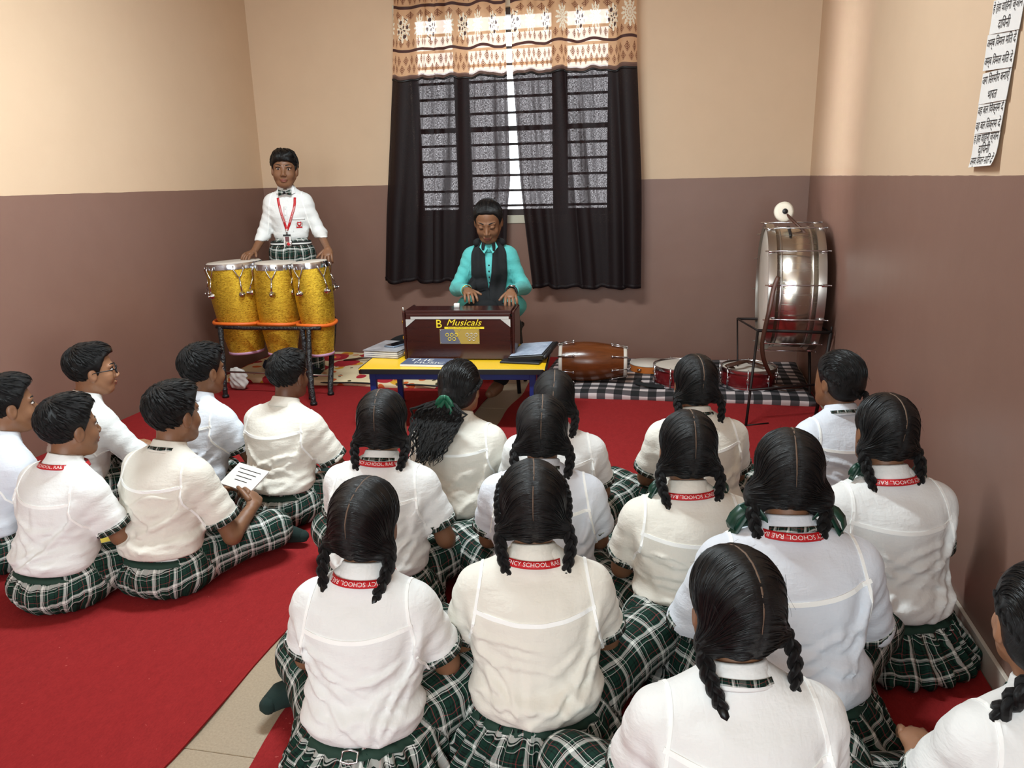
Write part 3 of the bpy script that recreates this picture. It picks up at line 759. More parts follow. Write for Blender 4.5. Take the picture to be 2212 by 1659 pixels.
    if not boy:
        nS = 300 if res < .0075 else 180; m = 9; O = []; par = hair in ('braids', 'puffs'); cc_ = v3((0, -.045, -.055)) if par else v3((0, -.014, .03)); ids = []
        for i in range(nS):
            if par:
                sd = rg.choice([-1, 1]); th = rg.uniform(.45, 3.75); f0 = rg.uniform(.03, .5); f1 = f0+rg.uniform(.5, 1.0)
                ph = np.linspace(f0, min(f1, 1.38), m); th_ = th+np.linspace(0, rg.uniform(-.05, .05), m)
                O.append(np.stack([sd*np.sin(ph), np.cos(ph)*np.cos(th_), np.cos(ph)*np.sin(th_)], 1)); ids.append(th*.5)
            else:
                ph = rg.uniform(-1.3, 1.3); t0 = rg.uniform(.75, 2.4); th_ = np.linspace(t0, min(t0+rg.uniform(.6, 1.2), 3.3), m); ph_ = ph*np.linspace(1, .75, m)
                O.append(np.stack([np.sin(ph_), np.cos(ph_)*np.cos(th_), np.cos(ph_)*np.sin(th_)], 1)); ids.append(ph)
        O = np.concatenate(O); Pp, Nn = shoot(f_hair, fromhead(cc_+O*.27), -(O @ Rh.T), mx=.27); ql = tohead(Pp); lift = np.tile(np.sin(np.linspace(0, PI, m))*.0016-.0008, nS); Pp = Pp+Nn*lift[:, None]; mb = MB(); A = []
        for i in range(nS):
            qq = ql[i*m:(i+1)*m]
            if (hairline(qq, -.095, -.048, fringe)[:] > -.006).any(): continue
            mb.tube(Pp[i*m:(i+1)*m], rg.uniform(.0011, .0019)*np.sin(np.linspace(.15, PI-.15, m))**.5, 4, cap=False); A.append(np.stack([np.full(4*m, ids[i])+np.tile(np.arange(4)*.004, m), np.repeat(np.linspace(0, .1, m), 4), np.zeros(4*m)], 1))
        if A: mb.v = [v*s for v in mb.v]; ex = [mb]; at = np.concatenate([at]+A)
    ho = quad_obj('hair', V*s, F, M['hair'], body, attr=at, extra=ex)
    fh = lambda P: f_hair(P)
    if not boy:
        if hair in ('braids', 'puffs'):
            # centre parting: a strip of scalp that follows the head from brow to nape
            an = np.linspace(.62, 3.35, 30); O = np.stack([an*0+.004*np.sin(an*2+seed), .25*np.cos(an)-.014, .25*np.sin(an)+.03], 1); D = v3((0, -.014, .03))-O; D[:, 0] = 0
            Pp, Nn = shoot(f_hair, fromhead(O), (D @ Rh.T), mx=.3); mb = MB(); mb.ribbon(Pp, Nn, np.r_[np.linspace(.0028, .0034, 24), np.linspace(.0032, .001, 6)], .0006); child('parting', mb, M['parting']).parent = ho
        # fly-away strands
        mb = MB(); A = []
        for i in range(46):
            a = rg.uniform(.5, 3.2); b = rg.uniform(-1.2, 1.2); dd = v3((math.sin(b), math.cos(b)*math.cos(a), math.cos(b)*math.sin(a)))
            p0 = v3((0, -.014, .03))+dd*v3((.084, .103, .090)); t = nrm(np.cross(dd, (1, .2, .1)))*rg.choice([-1, 1]); l = rg.uniform(.02, .05)
            pts = [p0+t*l*k/3+dd*(.001+.006*(k/3)**2*rg.uniform(.3, 1.3))-v3((0, 0, .004*(k/3)**2)) for k in range(4)]
            if pts[0][2] < .0 and pts[0][1] > 0: continue
            mb.tube([fromhead(p) for p in pts], .00022, 3, cap=False)
        if mb.n: ls_ = child('loose_strands', mb, M['hair'], fixn=False); ls_.parent = ho; ls_['kind'] = 'stuff' 
        paths = []
        if hair in ('braids', 'puffs'):
            bl = braid_l or {}
            for sd in (-1, 1):
                pth = bl.get(sd)
                if pth is None:
                    a = .088+rg.uniform(-.004, .006); pth = [(sd*.080, -.048, -.036), (sd*(a+.000), -.068, -.066), (sd*(a-.004), -.086, -.094), (sd*(a-.012), -.100, -.120), (sd*(a-.018), -.106, -.140)]
                paths.append([fromhead(p) for p in pth])
        elif hair == 'french':
            paths = [[fromhead(p) for p in ((-.070, .02, .050), (-.078, -.02, .030), (-.066, -.065, .010), (-.030, -.100, -.012), (.0, -.112, -.045))], [fromhead(p) for p in (braid_l or ((.028, -.108, -.030), (.048, -.122, -.080), (.060, -.134, -.125), (.066, -.165, -.18), (.068, -.205, -.235)))]]
        elif hair == 'pony':
            paths = [[fromhead(p) for p in ((.080, .02, .035), (.086, -.02, .020), (.078, -.06, .005), (.045, -.095, -.008))]]
        for ip, pth in enumerate(paths):
            mb = MB(); A = []; rr = braid_r if not (ip == 0 and hair in ('french', 'pony')) else .012
            braid(mb, pth, rr, A, taper=.72 if hair != 'french' else .75)
            if hair in ('braids', 'french', 'puffs') and not (ip == 0 and hair == 'french'):
                e = v3(pth[-1]); d = nrm(e-v3(pth[-2])); mb.tube([e-d*.004, e+d*.018, e+d*.034], [rr*.55, rr*.65, rr*.1], 8); A.append(np.zeros((24, 3)))
            c = child('braid', mb, M['hair'], attr=np.concatenate(A), fixn=False); c.parent = ho
        if hair in ('braids', 'puffs') and rg.rand() < 2 and J.get('french', 0):
            for sd in (-1, 1):
                mb = MB(); A = []; p_ = [fromhead((sd*x, y, z)) for x, y, z in ((.066, .045, .060), (.080, .015, .050), (.087, -.02, .025), (.086, -.04, -.01), (.080, -.048, -.045))]
                braid(mb, p_, .0115, A, taper=1.1); child('side_plait', mb, M['hair'], attr=np.concatenate(A), fixn=False).parent = ho
        if hair == 'pony':
            mb = MB(); A = []; b0 = v3((-.012, -.122, -.012))
            for i in range(230):
                ph = rg.uniform(0, 6.28); n = 16; dx = rg.normal(0, .022); L = rg.uniform(.14, .24); fr = rg.uniform(38, 60); am = rg.uniform(.004, .009); pts = []
                for k in range(n):
                    t = k/(n-1); w = min(1, t*4)
                    pts.append(b0+v3((dx*min(1, 3*t)*2.4*(1-.35*t)-.045*t+am*w*math.sin(fr*t*L*4+ph), -.010*math.sin(t*PI)*2-.85*max(0, t*L-.085)-.1*max(0, t*L-.03)+.018*w*rg.normal(0, .15)+am*w*.7*math.cos(fr*t*L*4+ph), -L*t)))
                mb.tube([fromhead(p) for p in pts], np.interp(np.linspace(0, 1, n), [0, .2, .8, 1], [.0045, .0060, .0038, .0008]), 5); A.append(np.stack([np.tile(np.arange(5)*.2+i, n), np.repeat(np.arange(n)*.05, 5), np.zeros(5*n)], 1))
            child('ponytail', mb, M['hair'], attr=np.concatenate(A), fixn=False).parent = ho
        if tie:
            tm, spots = tie
            for sp, sc, dr in spots:
                mb = MB(); c = v3(sp); N = np.tile(nrm((dr[0], dr[1]-.6, dr[2]*.2)) @ Rh.T, (9, 1)); an = np.linspace(0, 2*PI, 9)
                for sd in (-1, 1):
                    lp = [c+sc*v3((sd*(.011*(1-math.cos(t))+.010*math.sin(t)), -.006*math.sin(t), -.019*(1-math.cos(t))+.006*math.sin(t))) for t in an]
                    mb.ribbon([fromhead(p) for p in lp], N, .016*sc, .001, sink=.001)
                    tl = [c+sc*v3((sd*.010*t, -.004*t, -.018*t-.002)) for t in np.linspace(0, 2.6, 9)]
                    mb.ribbon([fromhead(p) for p in tl], N, .015*sc, .001, sink=.001)
                mb.ball(fromhead(c), .008*sc*hs, 10)
                child('hair_ribbon', mb, M[tm], fixn=True).parent = ho
    # ---- face
    if face or hi:
        face_parts(child, f_body, fromhead, Rh, hs, closed)
    if extra: extra(dict(child=child, fromhead=fromhead, J=J, s=s, body=body, f_shirt=fs, f_skirt=f_skirt, f_body=f_body, Rh=Rh, hair=ho, arms=arms))
    return body
def face_parts(child, f_body, fromhead, Rh, hs, closed):
    for sd in (-1, 1):
        if not closed:
            mb = MB(); mb.ball(fromhead((sd*.031, .0715, .003)), (.0115*hs, .0110*hs, .0060*hs), 14, M=Rh); e = child('eye', mb, M['eye'])
            mb = MB(); mb.ball(fromhead((sd*.0315, .0812, .003)), (.0058*hs, .0040*hs, .0057*hs), 12, M=Rh); child('iris', mb, M['iris']).parent = e
        xs = np.linspace(.014, .048, 9); O = np.stack([sd*xs, xs*0+.16, .023+.006*np.sin((xs-.010)/.04*2.2)], 1)
        Pp, Nn = shoot(f_body, fromhead(O), np.tile(v3((0, -1, 0)) @ Rh.T, (9, 1)), mx=.2); mb = MB(); mb.ribbon(Pp, Nn, np.array([.004, .006, .006, .006, .0055, .005, .004, .003, .002])*hs, .0012); child('eyebrow', mb, M['brow'])
        xs = np.linspace(.018, .046, 8); zo = .0105*np.sin((xs-.016)/.032*PI)**.5+.001 if not closed else -.006-.003*np.sin((xs-.016)/.032*PI)
        O = np.stack([sd*xs, xs*0+.16, .003+zo], 1)
        Pp, Nn = shoot(f_body, fromhead(O), np.tile(v3((0, -1, 0)) @ Rh.T, (8, 1)), mx=.2); mb = MB(); mb.ribbon(Pp, Nn, .0026*hs, .0016); child('eyelashes', mb, M['brow'])
    for z0, w_, nm in ((-.0605, .0075, 'upper_lip'), (-.0705, .0085, 'lower_lip')):
        xs = np.linspace(-.022, .022, 11); up = z0-.003*(xs/.022)**2*(1 if z0 > -.065 else -1.4)
        O = np.stack([xs, xs*0+.16, up], 1); Pp, Nn = shoot(f_body, fromhead(O), np.tile(v3((0, -1, 0)) @ Rh.T, (11, 1)), mx=.2)
        mb = MB(); mb.ribbon(Pp, Nn, w_*hs*np.sin(np.linspace(.12, PI-.12, 11))**.5, .0007); child(nm, mb, M['lip'])
# ------------------------------------------------------------------ room shell
def struct(name, mb, mat, **k):
    o = mb.build(name, mat, **k); o['kind'] = 'structure'; return o
def build_room():
    T = .12
    # side walls: hand-plastered, so the surface swells gently near the far corners
    def side(name, x0, sgn, bulge):
        ys = np.r_[np.linspace(YR, 3.6, 12), np.linspace(3.65, YB+.10, 46)]; zs = np.array([0, BAND, ZC])
        mb = MB(); G = np.array([[(x0-sgn*bulge(y), y, z) for z in zs] for y in ys]); mb.grid(G)
        Gb = np.array([[(x0+sgn*T, y, z) for z in zs] for y in ys]); mb.grid(Gb[:, ::-1])
        struct(name, mb, M['wall'], fixn=False)
    side('wall_left', XL, -1, lambda y: 0.0)
    side('wall_right', XR, 1, lambda y: .010*math.exp(-((y-5.02)/.26)**2))
    # back wall with the window opening
    wx0, wx1, wz0, wz1 = -2.03, -.44, 1.06, 2.56
    mb = MB(); cz = [0, wz0, wz1, ZC]; cx = [XL-T, wx0, wx1, XR+T]
    for i in range(3):
        for j in range(3):
            if i == 1 and j == 1: continue
            x0, x1, z0, z1 = cx[i], cx[i+1], cz[j], cz[j+1]; mb.box(((x0+x1)/2, YB+.11, (z0+z1)/2), (x1-x0, .22, z1-z0))
    struct('wall_back', mb, M['wall'], smooth=False)
    mb = MB(); mb.box(((XL+XR)/2, YR-.06, ZC/2), (XR-XL+.3, .12, ZC)); struct('wall_rear', mb, M['wall'], smooth=False)
    mb = MB(); mb.box(((XL+XR)/2, (YR+YB)/2, ZC+.06), (XR-XL+.4, YB-YR+.4, .12)); struct('ceiling', mb, plain('ceiling_white', (222, 212, 198), 0.9), smooth=False)
    # tiled floor: each tile of the bare strip between the carpets is its own piece, on a grout bed
    mb = MB(); mb.box(((XL+XR)/2, (YR+YB)/2, -.053), (XR-XL+.3, YB-YR+.4, .1)); fl = struct('floor', mb, plain('pale_grout', (214, 204, 186), 0.8), smooth=False)
    tm = None
    for iy in range(-3, 8):
        y0 = 1.42+iy*.5975
        for ix in range(-3, 5):
            x0 = -1.46+ix*.60
            if x0 > XR or x0 < -3.4: continue
            if not (ix in (0, 1) or x0 > -.0): continue
            if ix not in (0, 1, 3) : continue
            xe = min(x0+.597, XR-.0)
            if ix == 3: xe = XR
            mb = MB(); mb.box(((x0+xe)/2, y0+.29875, -.0035), (xe-x0-.000, .5935, .007), bev=.0008); o = mb.build('tile', M['tile'], fl, smooth=False)
            if y0+.6 > YB: pass
    # skirting of pale tile along the right wall, broken at the joints
    for k, (ya, yb) in enumerate(((2.5, 3.1), (1.915, 2.50), (1.31, 1.905), (.70, 1.30))):
        mb = MB(); mb.box((XR-.006, (ya+yb)/2, .0375), (.012, yb-ya-.004, .075), bev=.002); o = struct('baseboard_right' if k == 0 else 'baseboard_right', mb, plain('pale_skirting_tile', (196, 184, 170), .5, bscale=30) if k == 0 else bpy.data.materials['pale_skirting_tile'], smooth=False)
    # window: frame, panes, louvres
    wf = plain('cream_window_frame', (196, 188, 168), .5); 
    mb = MB(); yb = YB+.02
    mb.box(((wx0+wx1)/2, yb, wz1+.0), (wx1-wx0+.10, .06, .06), bev=.004); mb.box(((wx0+wx1)/2, yb, wz0-.0), (wx1-wx0+.10, .06, .06), bev=.004)
    for x in (wx0, wx1): mb.box((x, yb-.0, (wz0+wz1)/2), (.11, .065, wz1-wz0+.06), bev=.004)
    wd = struct('window_1', mb, wf, smooth=False)
    gl = NT('window_glass'); tr = gl.n('BsdfTransparent', {'Color': (.94, .96, .97, 1)}); gg = gl.n('BsdfGlossy', {'Roughness': .05}); mx = gl.n('MixShader', {0: .06, 1: tr.outputs[0], 2: gg.outputs[0]}); gl.t.links.new(mx.outputs[0], gl.out.inputs[0])
    mull = [wx0+.04, -1.60, -.87, wx1-.03]
    dark = plain('brown_steel_bars', (52, 38, 34), .5)
    for i in range(3):
        x0, x1 = mull[i], mull[i+1]
        mb = MB(); w_ = .055
        for x in (x0+w_/2, x1-w_/2): mb.box((x, YB+.05, (wz0+wz1)/2), (w_, .035, wz1-wz0-.04), bev=.003)
        for z in (wz0+.05, wz1-.05): mb.box(((x0+x1)/2, YB+.05, z), (x1-x0, .034, .05), bev=.003)
        sa = mb.build('casement_frame', dark, wd, smooth=False)
        mb = MB(); mb.box(((x0+x1)/2, YB+.055, (wz0+wz1)/2), (x1-x0-.08, .004, wz1-wz0-.1)); mb.build('pane', gl.m, sa, smooth=False)
    nb = 13
    for i in range(nb):
        z = wz0+.10+(wz1-wz0-.16)*i/(nb-1); mb = MB(); mb.box(((wx0+wx1)/2, YB+.10, z), (wx1-wx0-.02, .022, .018 if i != 5 else .036), bev=.003); mb.build('grille_bar', dark, wd, smooth=False)
    mb = MB(); mb.box(((wx0+wx1)/2, YB+.30, wz0-.04), (wx1-wx0+.3, .3, .05)); struct('trim_1', mb, plain('outer_sill', (200, 196, 188), .8), smooth=False)
    # bright open ground and pale building wall outside
    mb = MB(); mb.box((-1.3, YB+9.4, -.60), (26, 18, .02)); struct('floor_2', mb, plain('sunlit_yard', (205, 200, 190), .9), smooth=False)
    # carpets: two long runs with a strip of tile between them, wavy cut edges
    def run(name, xa, xb, wavl, wavr, lab, y0=YR+.02, y1=YB-.004, th=.006):
        n = 90; ys = np.linspace(y0, y1, n); rg = np.random.RandomState(3); mb = MB(); G = []
        for y in ys:
            a = xa+(wavl(y) if wavl else 0); b = xb+(wavr(y) if wavr else 0)
            lf = .006*max(0, math.sin(y*5.2))**6 if wavr else 0
            G.append([(a, y, .0), (a, y, th), ((a+b)/2, y, th+.0006*math.sin(y*3)), (b-.08, y, th), (b, y, th+lf), (b, y, .0+lf)])
        mb.grid(np.array(G)[:, ::-1]); c = np.array(G); mb.add(c[0], [(0, 1, 2, 3, 4, 5)]); mb.add(c[-1], [(5, 4, 3, 2, 1, 0)])
        return tag(mb.build(name, M['carpet'], smooth=False), lab, 'carpet', 'red carpet runs')
    run('carpet', XL+.01, -1.168, None, lambda y: .010*math.sin(y*4.3)+.008*math.sin(y*9.1+1), 'wide red felt carpet run under the boys, left of the bare tile strip')
    run('carpet', -.972, XR-.016, lambda y: .010*math.sin(y*5.1+2)+.007*math.sin(y*11), None, 'red felt carpet run under the girls, right of the bare tile strip')
build_room()
# ------------------------------------------------------------------ the pupils on the floor
def tdir(x, y, d=0): return math.degrees(math.atan2(-1.2-x, 4.65-y))+d
def kid(label, x, y, top, hd=None, bd=None, **k):
    h = tdir(x, y) if hd is None else hd; b = h if bd is None else bd
    return person(label, (x, y), top, h, b, **k)
GB = 'girls sitting on the carpet in rows'; BB = 'boys sitting on the carpet'
def buckle(c):
    f = c['f_skirt']; z = c['J']['waist'][2]-.020; P_, N_ = shoot(f, v3([(.0, -.4, z)]), v3([(0, 1., 0)]), mx=.6); p = P_[0]+N_[0]*.010; n = N_[0]; x = nrm(np.cross((0, 0, 1), n)); y = np.cross(n, x)
    mb = MB(); mb.tube([p+x*a+y*b for a, b in ((-.018, -.010), (0, -.014), (.018, -.010), (.018, .010), (0, .014), (-.018, .010))], .0028, 8, closed=True); c['child']('slide_buckle', mb, M['chrome'])
def build_kids():
    kid('girl with two braids and red lanyard, front row, beside the bare tile strip', -.695, 1.56, .69, 2, -6, seed=5, wide=.90, lanyard=True, flip=True, tilt=4, res=.0058, group=GB, shirt='shirt', extra=buckle, collar_trim=False, J=dict(KL=(-.24, .25, .13), KR=(.27, .22, .15), **{'foot-1': ((-.20, .24, .05), (-.25, .215, .048), (-.295, .19, .045), (-.31, .15, .045))}))
    kid('girl with plaits along her head and lettered red lanyard, second from left in front', -.325, 1.70, .70, -13, -11, seed=11, lanyard=True, res=.0058, group=GB, shirt='shirt_warm', collar_trim=False, J=dict(french=1, KL=(-.27, .26, .16), KR=(.31, .22, .17)))
    kid('girl nearest the camera at right of centre, no lanyard, tartan collar band showing', .115, 1.30, .71, -25, -12, seed=23, res=.0055, group=GB, shirt='shirt', braid_r=.0165)
    kid('girl with bottle green ribbons in big side bunches and long loose sleeves', .275, 1.86, .765, -4, -8, seed=31, hair='puffs', lanyard=True, flip=True, tilt=2, res=.0065, group=GB, shirt='shirt_cool', wide=1.06,
        tie=('dark_ribbon', [((-.098, -.06, -.075), 1.7, (-1, 0, 0)), ((.098, -.06, -.065), 1.6, (1, 0, 0))]), J=dict(cut=.97, EL=(-.20, .12, .20), ER=(.205, .12, .20)), collar_trim=True)
    kid('girl against the brown right wall with small green bows and a red lanyard', .59, 2.28, .745, -16, -15, seed=41, lanyard=True, flip=True, tilt=3, res=.0065, group=GB, shirt='shirt', tie=('dark_ribbon', [((-.095, -.06, -.085), .9, (-1, 0, 0)), ((.095, -.06, -.075), .9, (1, 0, 0))]), collar_trim=False, wide=.96, J=dict(cut=.8, ER=(.155, .10, .22), KL=(-.22, .27, .12), KR=(.10, .30, .13)))
    kid('girl with centre parting, green bows and red lanyard, second row right of the middle', .04, 2.15, .705, -14, -10, seed=43, lanyard=True, flip=True, tilt=2, res=.0068, group=GB, shirt='shirt_warm', tie=('dark_ribbon', [((-.095, -.06, -.085), .95, (-1, 0, 0)), ((.095, -.06, -.085), .95, (1, 0, 0))]), collar_trim=False)
    kid('girl with two braids and tartan collar band in front of the stacked snare drums', .075, 2.90, .70, -16, -14, seed=47, res=.008, group=GB, shirt='shirt_warm', J=dict(cut=.8))
    kid('girl with one braid down her back, at right beside the brown wall and drum stand', .595, 2.98, .71, -40, -22, seed=53, hair='french', res=.008, group=GB, shirt='shirt_cool', wide=.96, J=dict(cut=.85, ER=(.155, .11, .22), KL=(-.24, .27, .12), KR=(.10, .30, .13)))
    kid('girl in white shirt with two thick braids, centre of the group, tartan collar band', -.40, 2.27, .70, -10, -8, seed=61, res=.0068, group=GB, shirt='shirt_cool', wide=1.04)
    kid('girl partly hidden behind the centre girl, one braid hanging at her right', -.425, 2.68, .685, -8, -8, seed=67, res=.008, group=GB, hsc=.94, shirt='shirt', collar_trim=False)
    kid('girl with two braids and lettered red lanyard, leftmost of the second row of girls', -.925, 2.27, .70, -4, -2, seed=71, lanyard=True, res=.0068, group=GB, shirt='shirt', wide=1.02, J=dict(EL=(-.175, .12, .23), ER=(.205, .08, .21), WR=(.18, .22, .10)))
    kid('girl with curly ponytail and bright green ribbon, in front of the yellow table', -.80, 2.76, .69, 8, 2, seed=79, hair='pony', res=.008, group=GB, shirt='shirt_warm', tie=('green_ribbon', [((-.012, -.135, -.004), 1.25, (0, -1, 0))]), J=dict(cut=.8), collar_trim=False)
    kid('girl cropped at the bottom right corner with one thick braid beside her ear', .635, 1.34, .70, -2, -10, seed=83, hair='french', hi=True, res=.006, group=GB, shirt='shirt', skin='skin_light', wide=.90, J=dict(ER=(.15, .12, .22), KL=(-.30, .27, .14), KR=(.06, .32, .12), AL=(-.10, .33, .05)), braid_r=.021, braid_l=((-.040, -.098, -.042), (-.068, -.098, -.080), (-.090, -.094, -.120), (-.112, -.088, -.158)))
    # boys
    kid('boy nearest the camera holding an open notebook, tartan shorts knee pointing right', -1.69, 2.26, .70, 14, 12, seed=101, boy=True, hi=True, res=.0065, group=BB, shirt='shirt_warm', J=dict(ER=(.205, .125, .165), WR=(.175, .270, .215), WL=(-.045, .300, .225), D1=(-.55, .75, .35), curl1=(.7, .7, .7, .7), **{'N1': (.6, .2, .5), 'D-1': (.75, .5, .15), 'N-1': (-.2, .3, .9), 'curl-1': (.3, .4, .5, .6)}, KR=(.215, .310, .11), KL=(-.20, .34, .12), AR=(-.03, .42, .05), foot1=((.10, .40, .05), (.15, .40, .045), (.20, .41, .045), (.26, .42, .04))), collar_trim=True)
    kid('boy with a red lanyard and a yellow folder tucked at his side', -1.98, 2.11, .685, 22, 14, seed=103, boy=True, hi=True, res=.0068, group=BB, shirt='shirt', lanyard=True, collar_trim=False, J=dict(cut=.8, KR=(.20, .29, .12), KL=(-.26, .26, .12)))
    kid('boy cropped by the left edge of the photo, looking right', -2.40, 2.29, .695, 32, 24, seed=107, boy=True, hi=True, res=.008, group=BB, shirt='shirt_cool', collar_trim=False, J=dict(cut=.9, KR=(.18, .29, .12), KL=(-.24, .26, .12)))
    def specs(c):
        mb = MB(); fh = c['fromhead']
        for sd in (-1, 1):
            a = np.linspace(0, 2*PI, 18, endpoint=False); mb.tube([fh((sd*.033+.023*math.cos(t), .098-.010*abs(math.cos(t))**2*(1 if math.cos(t)*sd > 0 else 0), .001+.017*math.sin(t))) for t in a], .0022, 6, closed=True)
            mb.tube([fh(q) for q in ((sd*.056, .090, .006), (sd*.072, .070, .006), (sd*.079, .03, .006), (sd*.080, -.005, .004), (sd*.081, -.018, -.010))], .0022, 6)
        mb.tube([fh(q) for q in ((-.010, .099, .004), (0, .102, .007), (.010, .099, .004))], .0022, 6)
        c['child']('spectacles', mb, M['black'])
    kid('boy with black rimmed glasses in a long sleeved shirt by the left wall', -2.43, 2.76, .715, 44, 26, seed=109, boy=True, hi=True, res=.008, group=BB, shirt='shirt', skin='skin_light', long_sleeve=True, collar_trim=False, extra=specs, J=dict(ER=(.20, .17, .24), WR=(.12, .33, .16), KR=(.20, .29, .12)))
    kid('boy behind the notebook boy, short black hair, blue tinged white shirt', -1.96, 2.85, .705, 20, 12, seed=113, boy=True, hi=True, res=.008, group=BB, shirt='shirt_cool', collar_trim=False, J=dict(cut=.72, ER=(.20, .14, .22), KR=(.26, .30, .12)))
    kid('boy in a crumpled ivory shirt in front of the golden drums', -1.56, 2.84, .695, 12, 10, seed=127, boy=True, hi=True, hsc=.93, res=.0072, group=BB, shirt='shirt_warm', skin='skin_dark', collar_trim=False, J=dict(ER=(.215, .14, .19), WR=(.22, .30, .10), KR=(.32, .28, .10), KL=(-.24, .28, .12)))
build_kids()
# ------------------------------------------------------------------ teacher and the standing drummer
def tolocal(wp, head_xy, hoff, b, s, fl):
    R = rotz(math.radians(b)); loc = v3((head_xy[0], head_xy[1], 0))-rotz(-math.radians(b)) @ (v3((hoff[0], hoff[1], 0))*s)
    return tuple((R @ (v3(wp)-loc-v3((0, 0, -fl*s)))) / s)
M['kurta'] = shirt_mat('turquoise_cotton', (94, 184, 180)); M['belt'] = plain('black_belt', (22, 26, 26), .5); M['gold'] = plain('gold_metal', (190, 150, 70), .3, 1.0)
def build_drummer():
    s, fl, b = 1.02, -.78, 166; hp = (-2.60, 4.95); ho = (0, .022)
    L = lambda p: tolocal(p, hp, ho, b, s, fl)
    def ex(c):
        fs, ch = c['f_shirt'], c['child']
        def front(xz):
            O = np.array([(x, .30, z) for x, z in xz]); return shoot(fs, O, np.tile((0, -1., 0), (len(xz), 1)), mx=.5)
        # placket, buttons, pocket, emblem
        P_, N_ = front([(.004, z) for z in np.linspace(.40, .20, 14)]); mb = MB(); mb.ribbon(P_, N_, .026, .0012); pl = ch('placket', mb, M['shirt'])
        for z in np.linspace(.385, .23, 5):
            P_, N_ = front([(.004, z)]); mb = MB(); mb.ball(P_[0]+N_[0]*.002, (.005, .003, .005), 8); ch('button', mb, M['white']).parent = pl
        P_, N_ = front([(x, .318) for x in np.linspace(-.112, -.035, 8)]); mb = MB(); mb.ribbon(P_, N_, .012, .0014)
        for xx in (-.112, -.035):
            A_, B_ = front([(xx, z) for z in np.linspace(.318, .235, 8)]); mb.ribbon(A_, B_, .003, .0012)
        po = ch('shirt_pocket', mb, M['shirt'])
        # crest: a red shield with a pale face between gold leaves, a red ribbon below
        c0, n0 = front([(-.074, .285)]); c0, n0 = c0[0], n0[0]; xx = nrm(np.cross((0, 0, 1), n0))*-1; yy = np.cross(n0, xx)*1.0
        if yy[2] < 0: yy = -yy
        def flat(pts, off): return [c0+xx*a+yy*b_+n0*off for a, b_ in pts]
        sh = [(-.013, .017), (0, .014), (.013, .017), (.014, -.002), (.009, -.011), (0, -.016), (-.009, -.011), (-.014, -.002)]
        mb = MB(); mb.add(flat(sh, .0035), [tuple(range(8))]); e = ch('school_crest', mb, M['red_ribbon'], smooth=False)
        mb = MB(); mb.add(flat([(-.008, .009), (.008, .009), (.007, -.001), (0, -.005), (-.007, -.001)], .0042), [(0, 1, 2, 3, 4)]); ch('crest_field', mb, M['white_print'], smooth=False).parent = e
        mb = MB()
        for sd in (-1, 1):
            for i in range(5): 
                a = -.9+i*.36; cx, cy = sd*(.0205*math.cos(a)), .0205*math.sin(a)-.001; mb.add(flat([(cx-sd*.003, cy-.003), (cx+sd*.003, cy-.001), (cx+sd*.002, cy+.004)], .0036), [(0, 1, 2)])
        ch('crest_laurel', mb, M['gold'], smooth=False).parent = e
        mb = MB(); mb.add(flat([(-.022, -.016), (.022, -.016), (.018, -.021), (.022, -.026), (-.022, -.026), (-.018, -.021)], .0038), [(0, 1, 2, 3, 4, 5)]); ch('crest_ribbon', mb, M['red_ribbon'], smooth=False).parent = e
        # collar points and bow tie
        nk = v3(c['J']['neck'])
        for sd in (-1, 1):
            mb = MB(); q = [nk+v3((sd*.010, .058, .012)), nk+v3((sd*.050, .040, .030)), nk+v3((sd*.062, .052, -.020)), nk+v3((sd*.028, .076, -.030))]
            mb.add([p for p in q]+[p-v3((0, .004, .002)) for p in q], [(0, 1, 2, 3), (7, 6, 5, 4), (0, 4, 5, 1), (1, 5, 6, 2), (2, 6, 7, 3), (3, 7, 4, 0)]); ch('collar_point', mb, M['shirt'], smooth=False)
        cc = nk+v3((0, .080, -.016)); tie = None
        for sd in (-1, 1):
            mb = MB(); G = []
            for i in range(7):
                t = i/6; w_ = .009+.012*t; G.append([cc+v3((sd*(.004+.040*t), .004*math.sin(t*PI)+k_*.004, zz)) for k_, zz in ((-1, -w_), (1, -w_*.5), (1, w_*.5), (-1, w_))])
            mb.grid(np.array(G)); mb.add(np.array(G)[-1], [(0, 1, 2, 3)]); V_ = np.concatenate(mb.v); o = ch('bow_tie_wing', mb, M['plaid_small'], attr=np.stack([V_[:, 0], V_[:, 2], V_[:, 0]*0], 1))
        mb = MB(); mb.box(cc+v3((0, .006, 0)), (.014, .012, .018), bev=.003); o = ch('bow_tie_knot', mb, M['black_cloth'])
        # lanyard in a V with the identity card
        pts = [(-.060, .455), (-.058, .42), (-.050, .38), (-.036, .34), (-.018, .295), (.006, .245)]; pts2 = [(.052, .455), (.046, .42), (.036, .38), (.026, .34), (.016, .295), (.008, .245)]
        la = None
        for pp in (pts, pts2):
            xz = [(np.interp(t, np.linspace(0, 1, len(pp)), [q[0] for q in pp]), np.interp(t, np.linspace(0, 1, len(pp)), [q[1] for q in pp])) for t in np.linspace(0, 1, 22)]
            P_, N_ = front(xz); P_ = P_+N_*.003; mb = MB(); mb.ribbon(P_, N_, .0155, .0014); o = ch('lanyard_strap', mb, M['red_ribbon'])
            tv, tf = text_mesh('PRESIDENCY SCHOOL', .0125); Ls = np.r_[0, np.cumsum(np.linalg.norm(np.diff(P_, axis=0), axis=1))]; arc = Ls[-1]*.5+tv[:, 0]*.9; T = np.gradient(P_, axis=0); T = nrm_rows(T); B = np.cross(N_, T)
            i3 = lambda A: np.stack([np.interp(arc, Ls, A[:, k]) for k in range(3)], 1); mb = MB(); mb.add(i3(P_)+i3(B)*tv[:, 1:2]+i3(N_)*.0020, tf); ch('lettering', mb, M['white_print'], fixn=False, smooth=False).parent = o
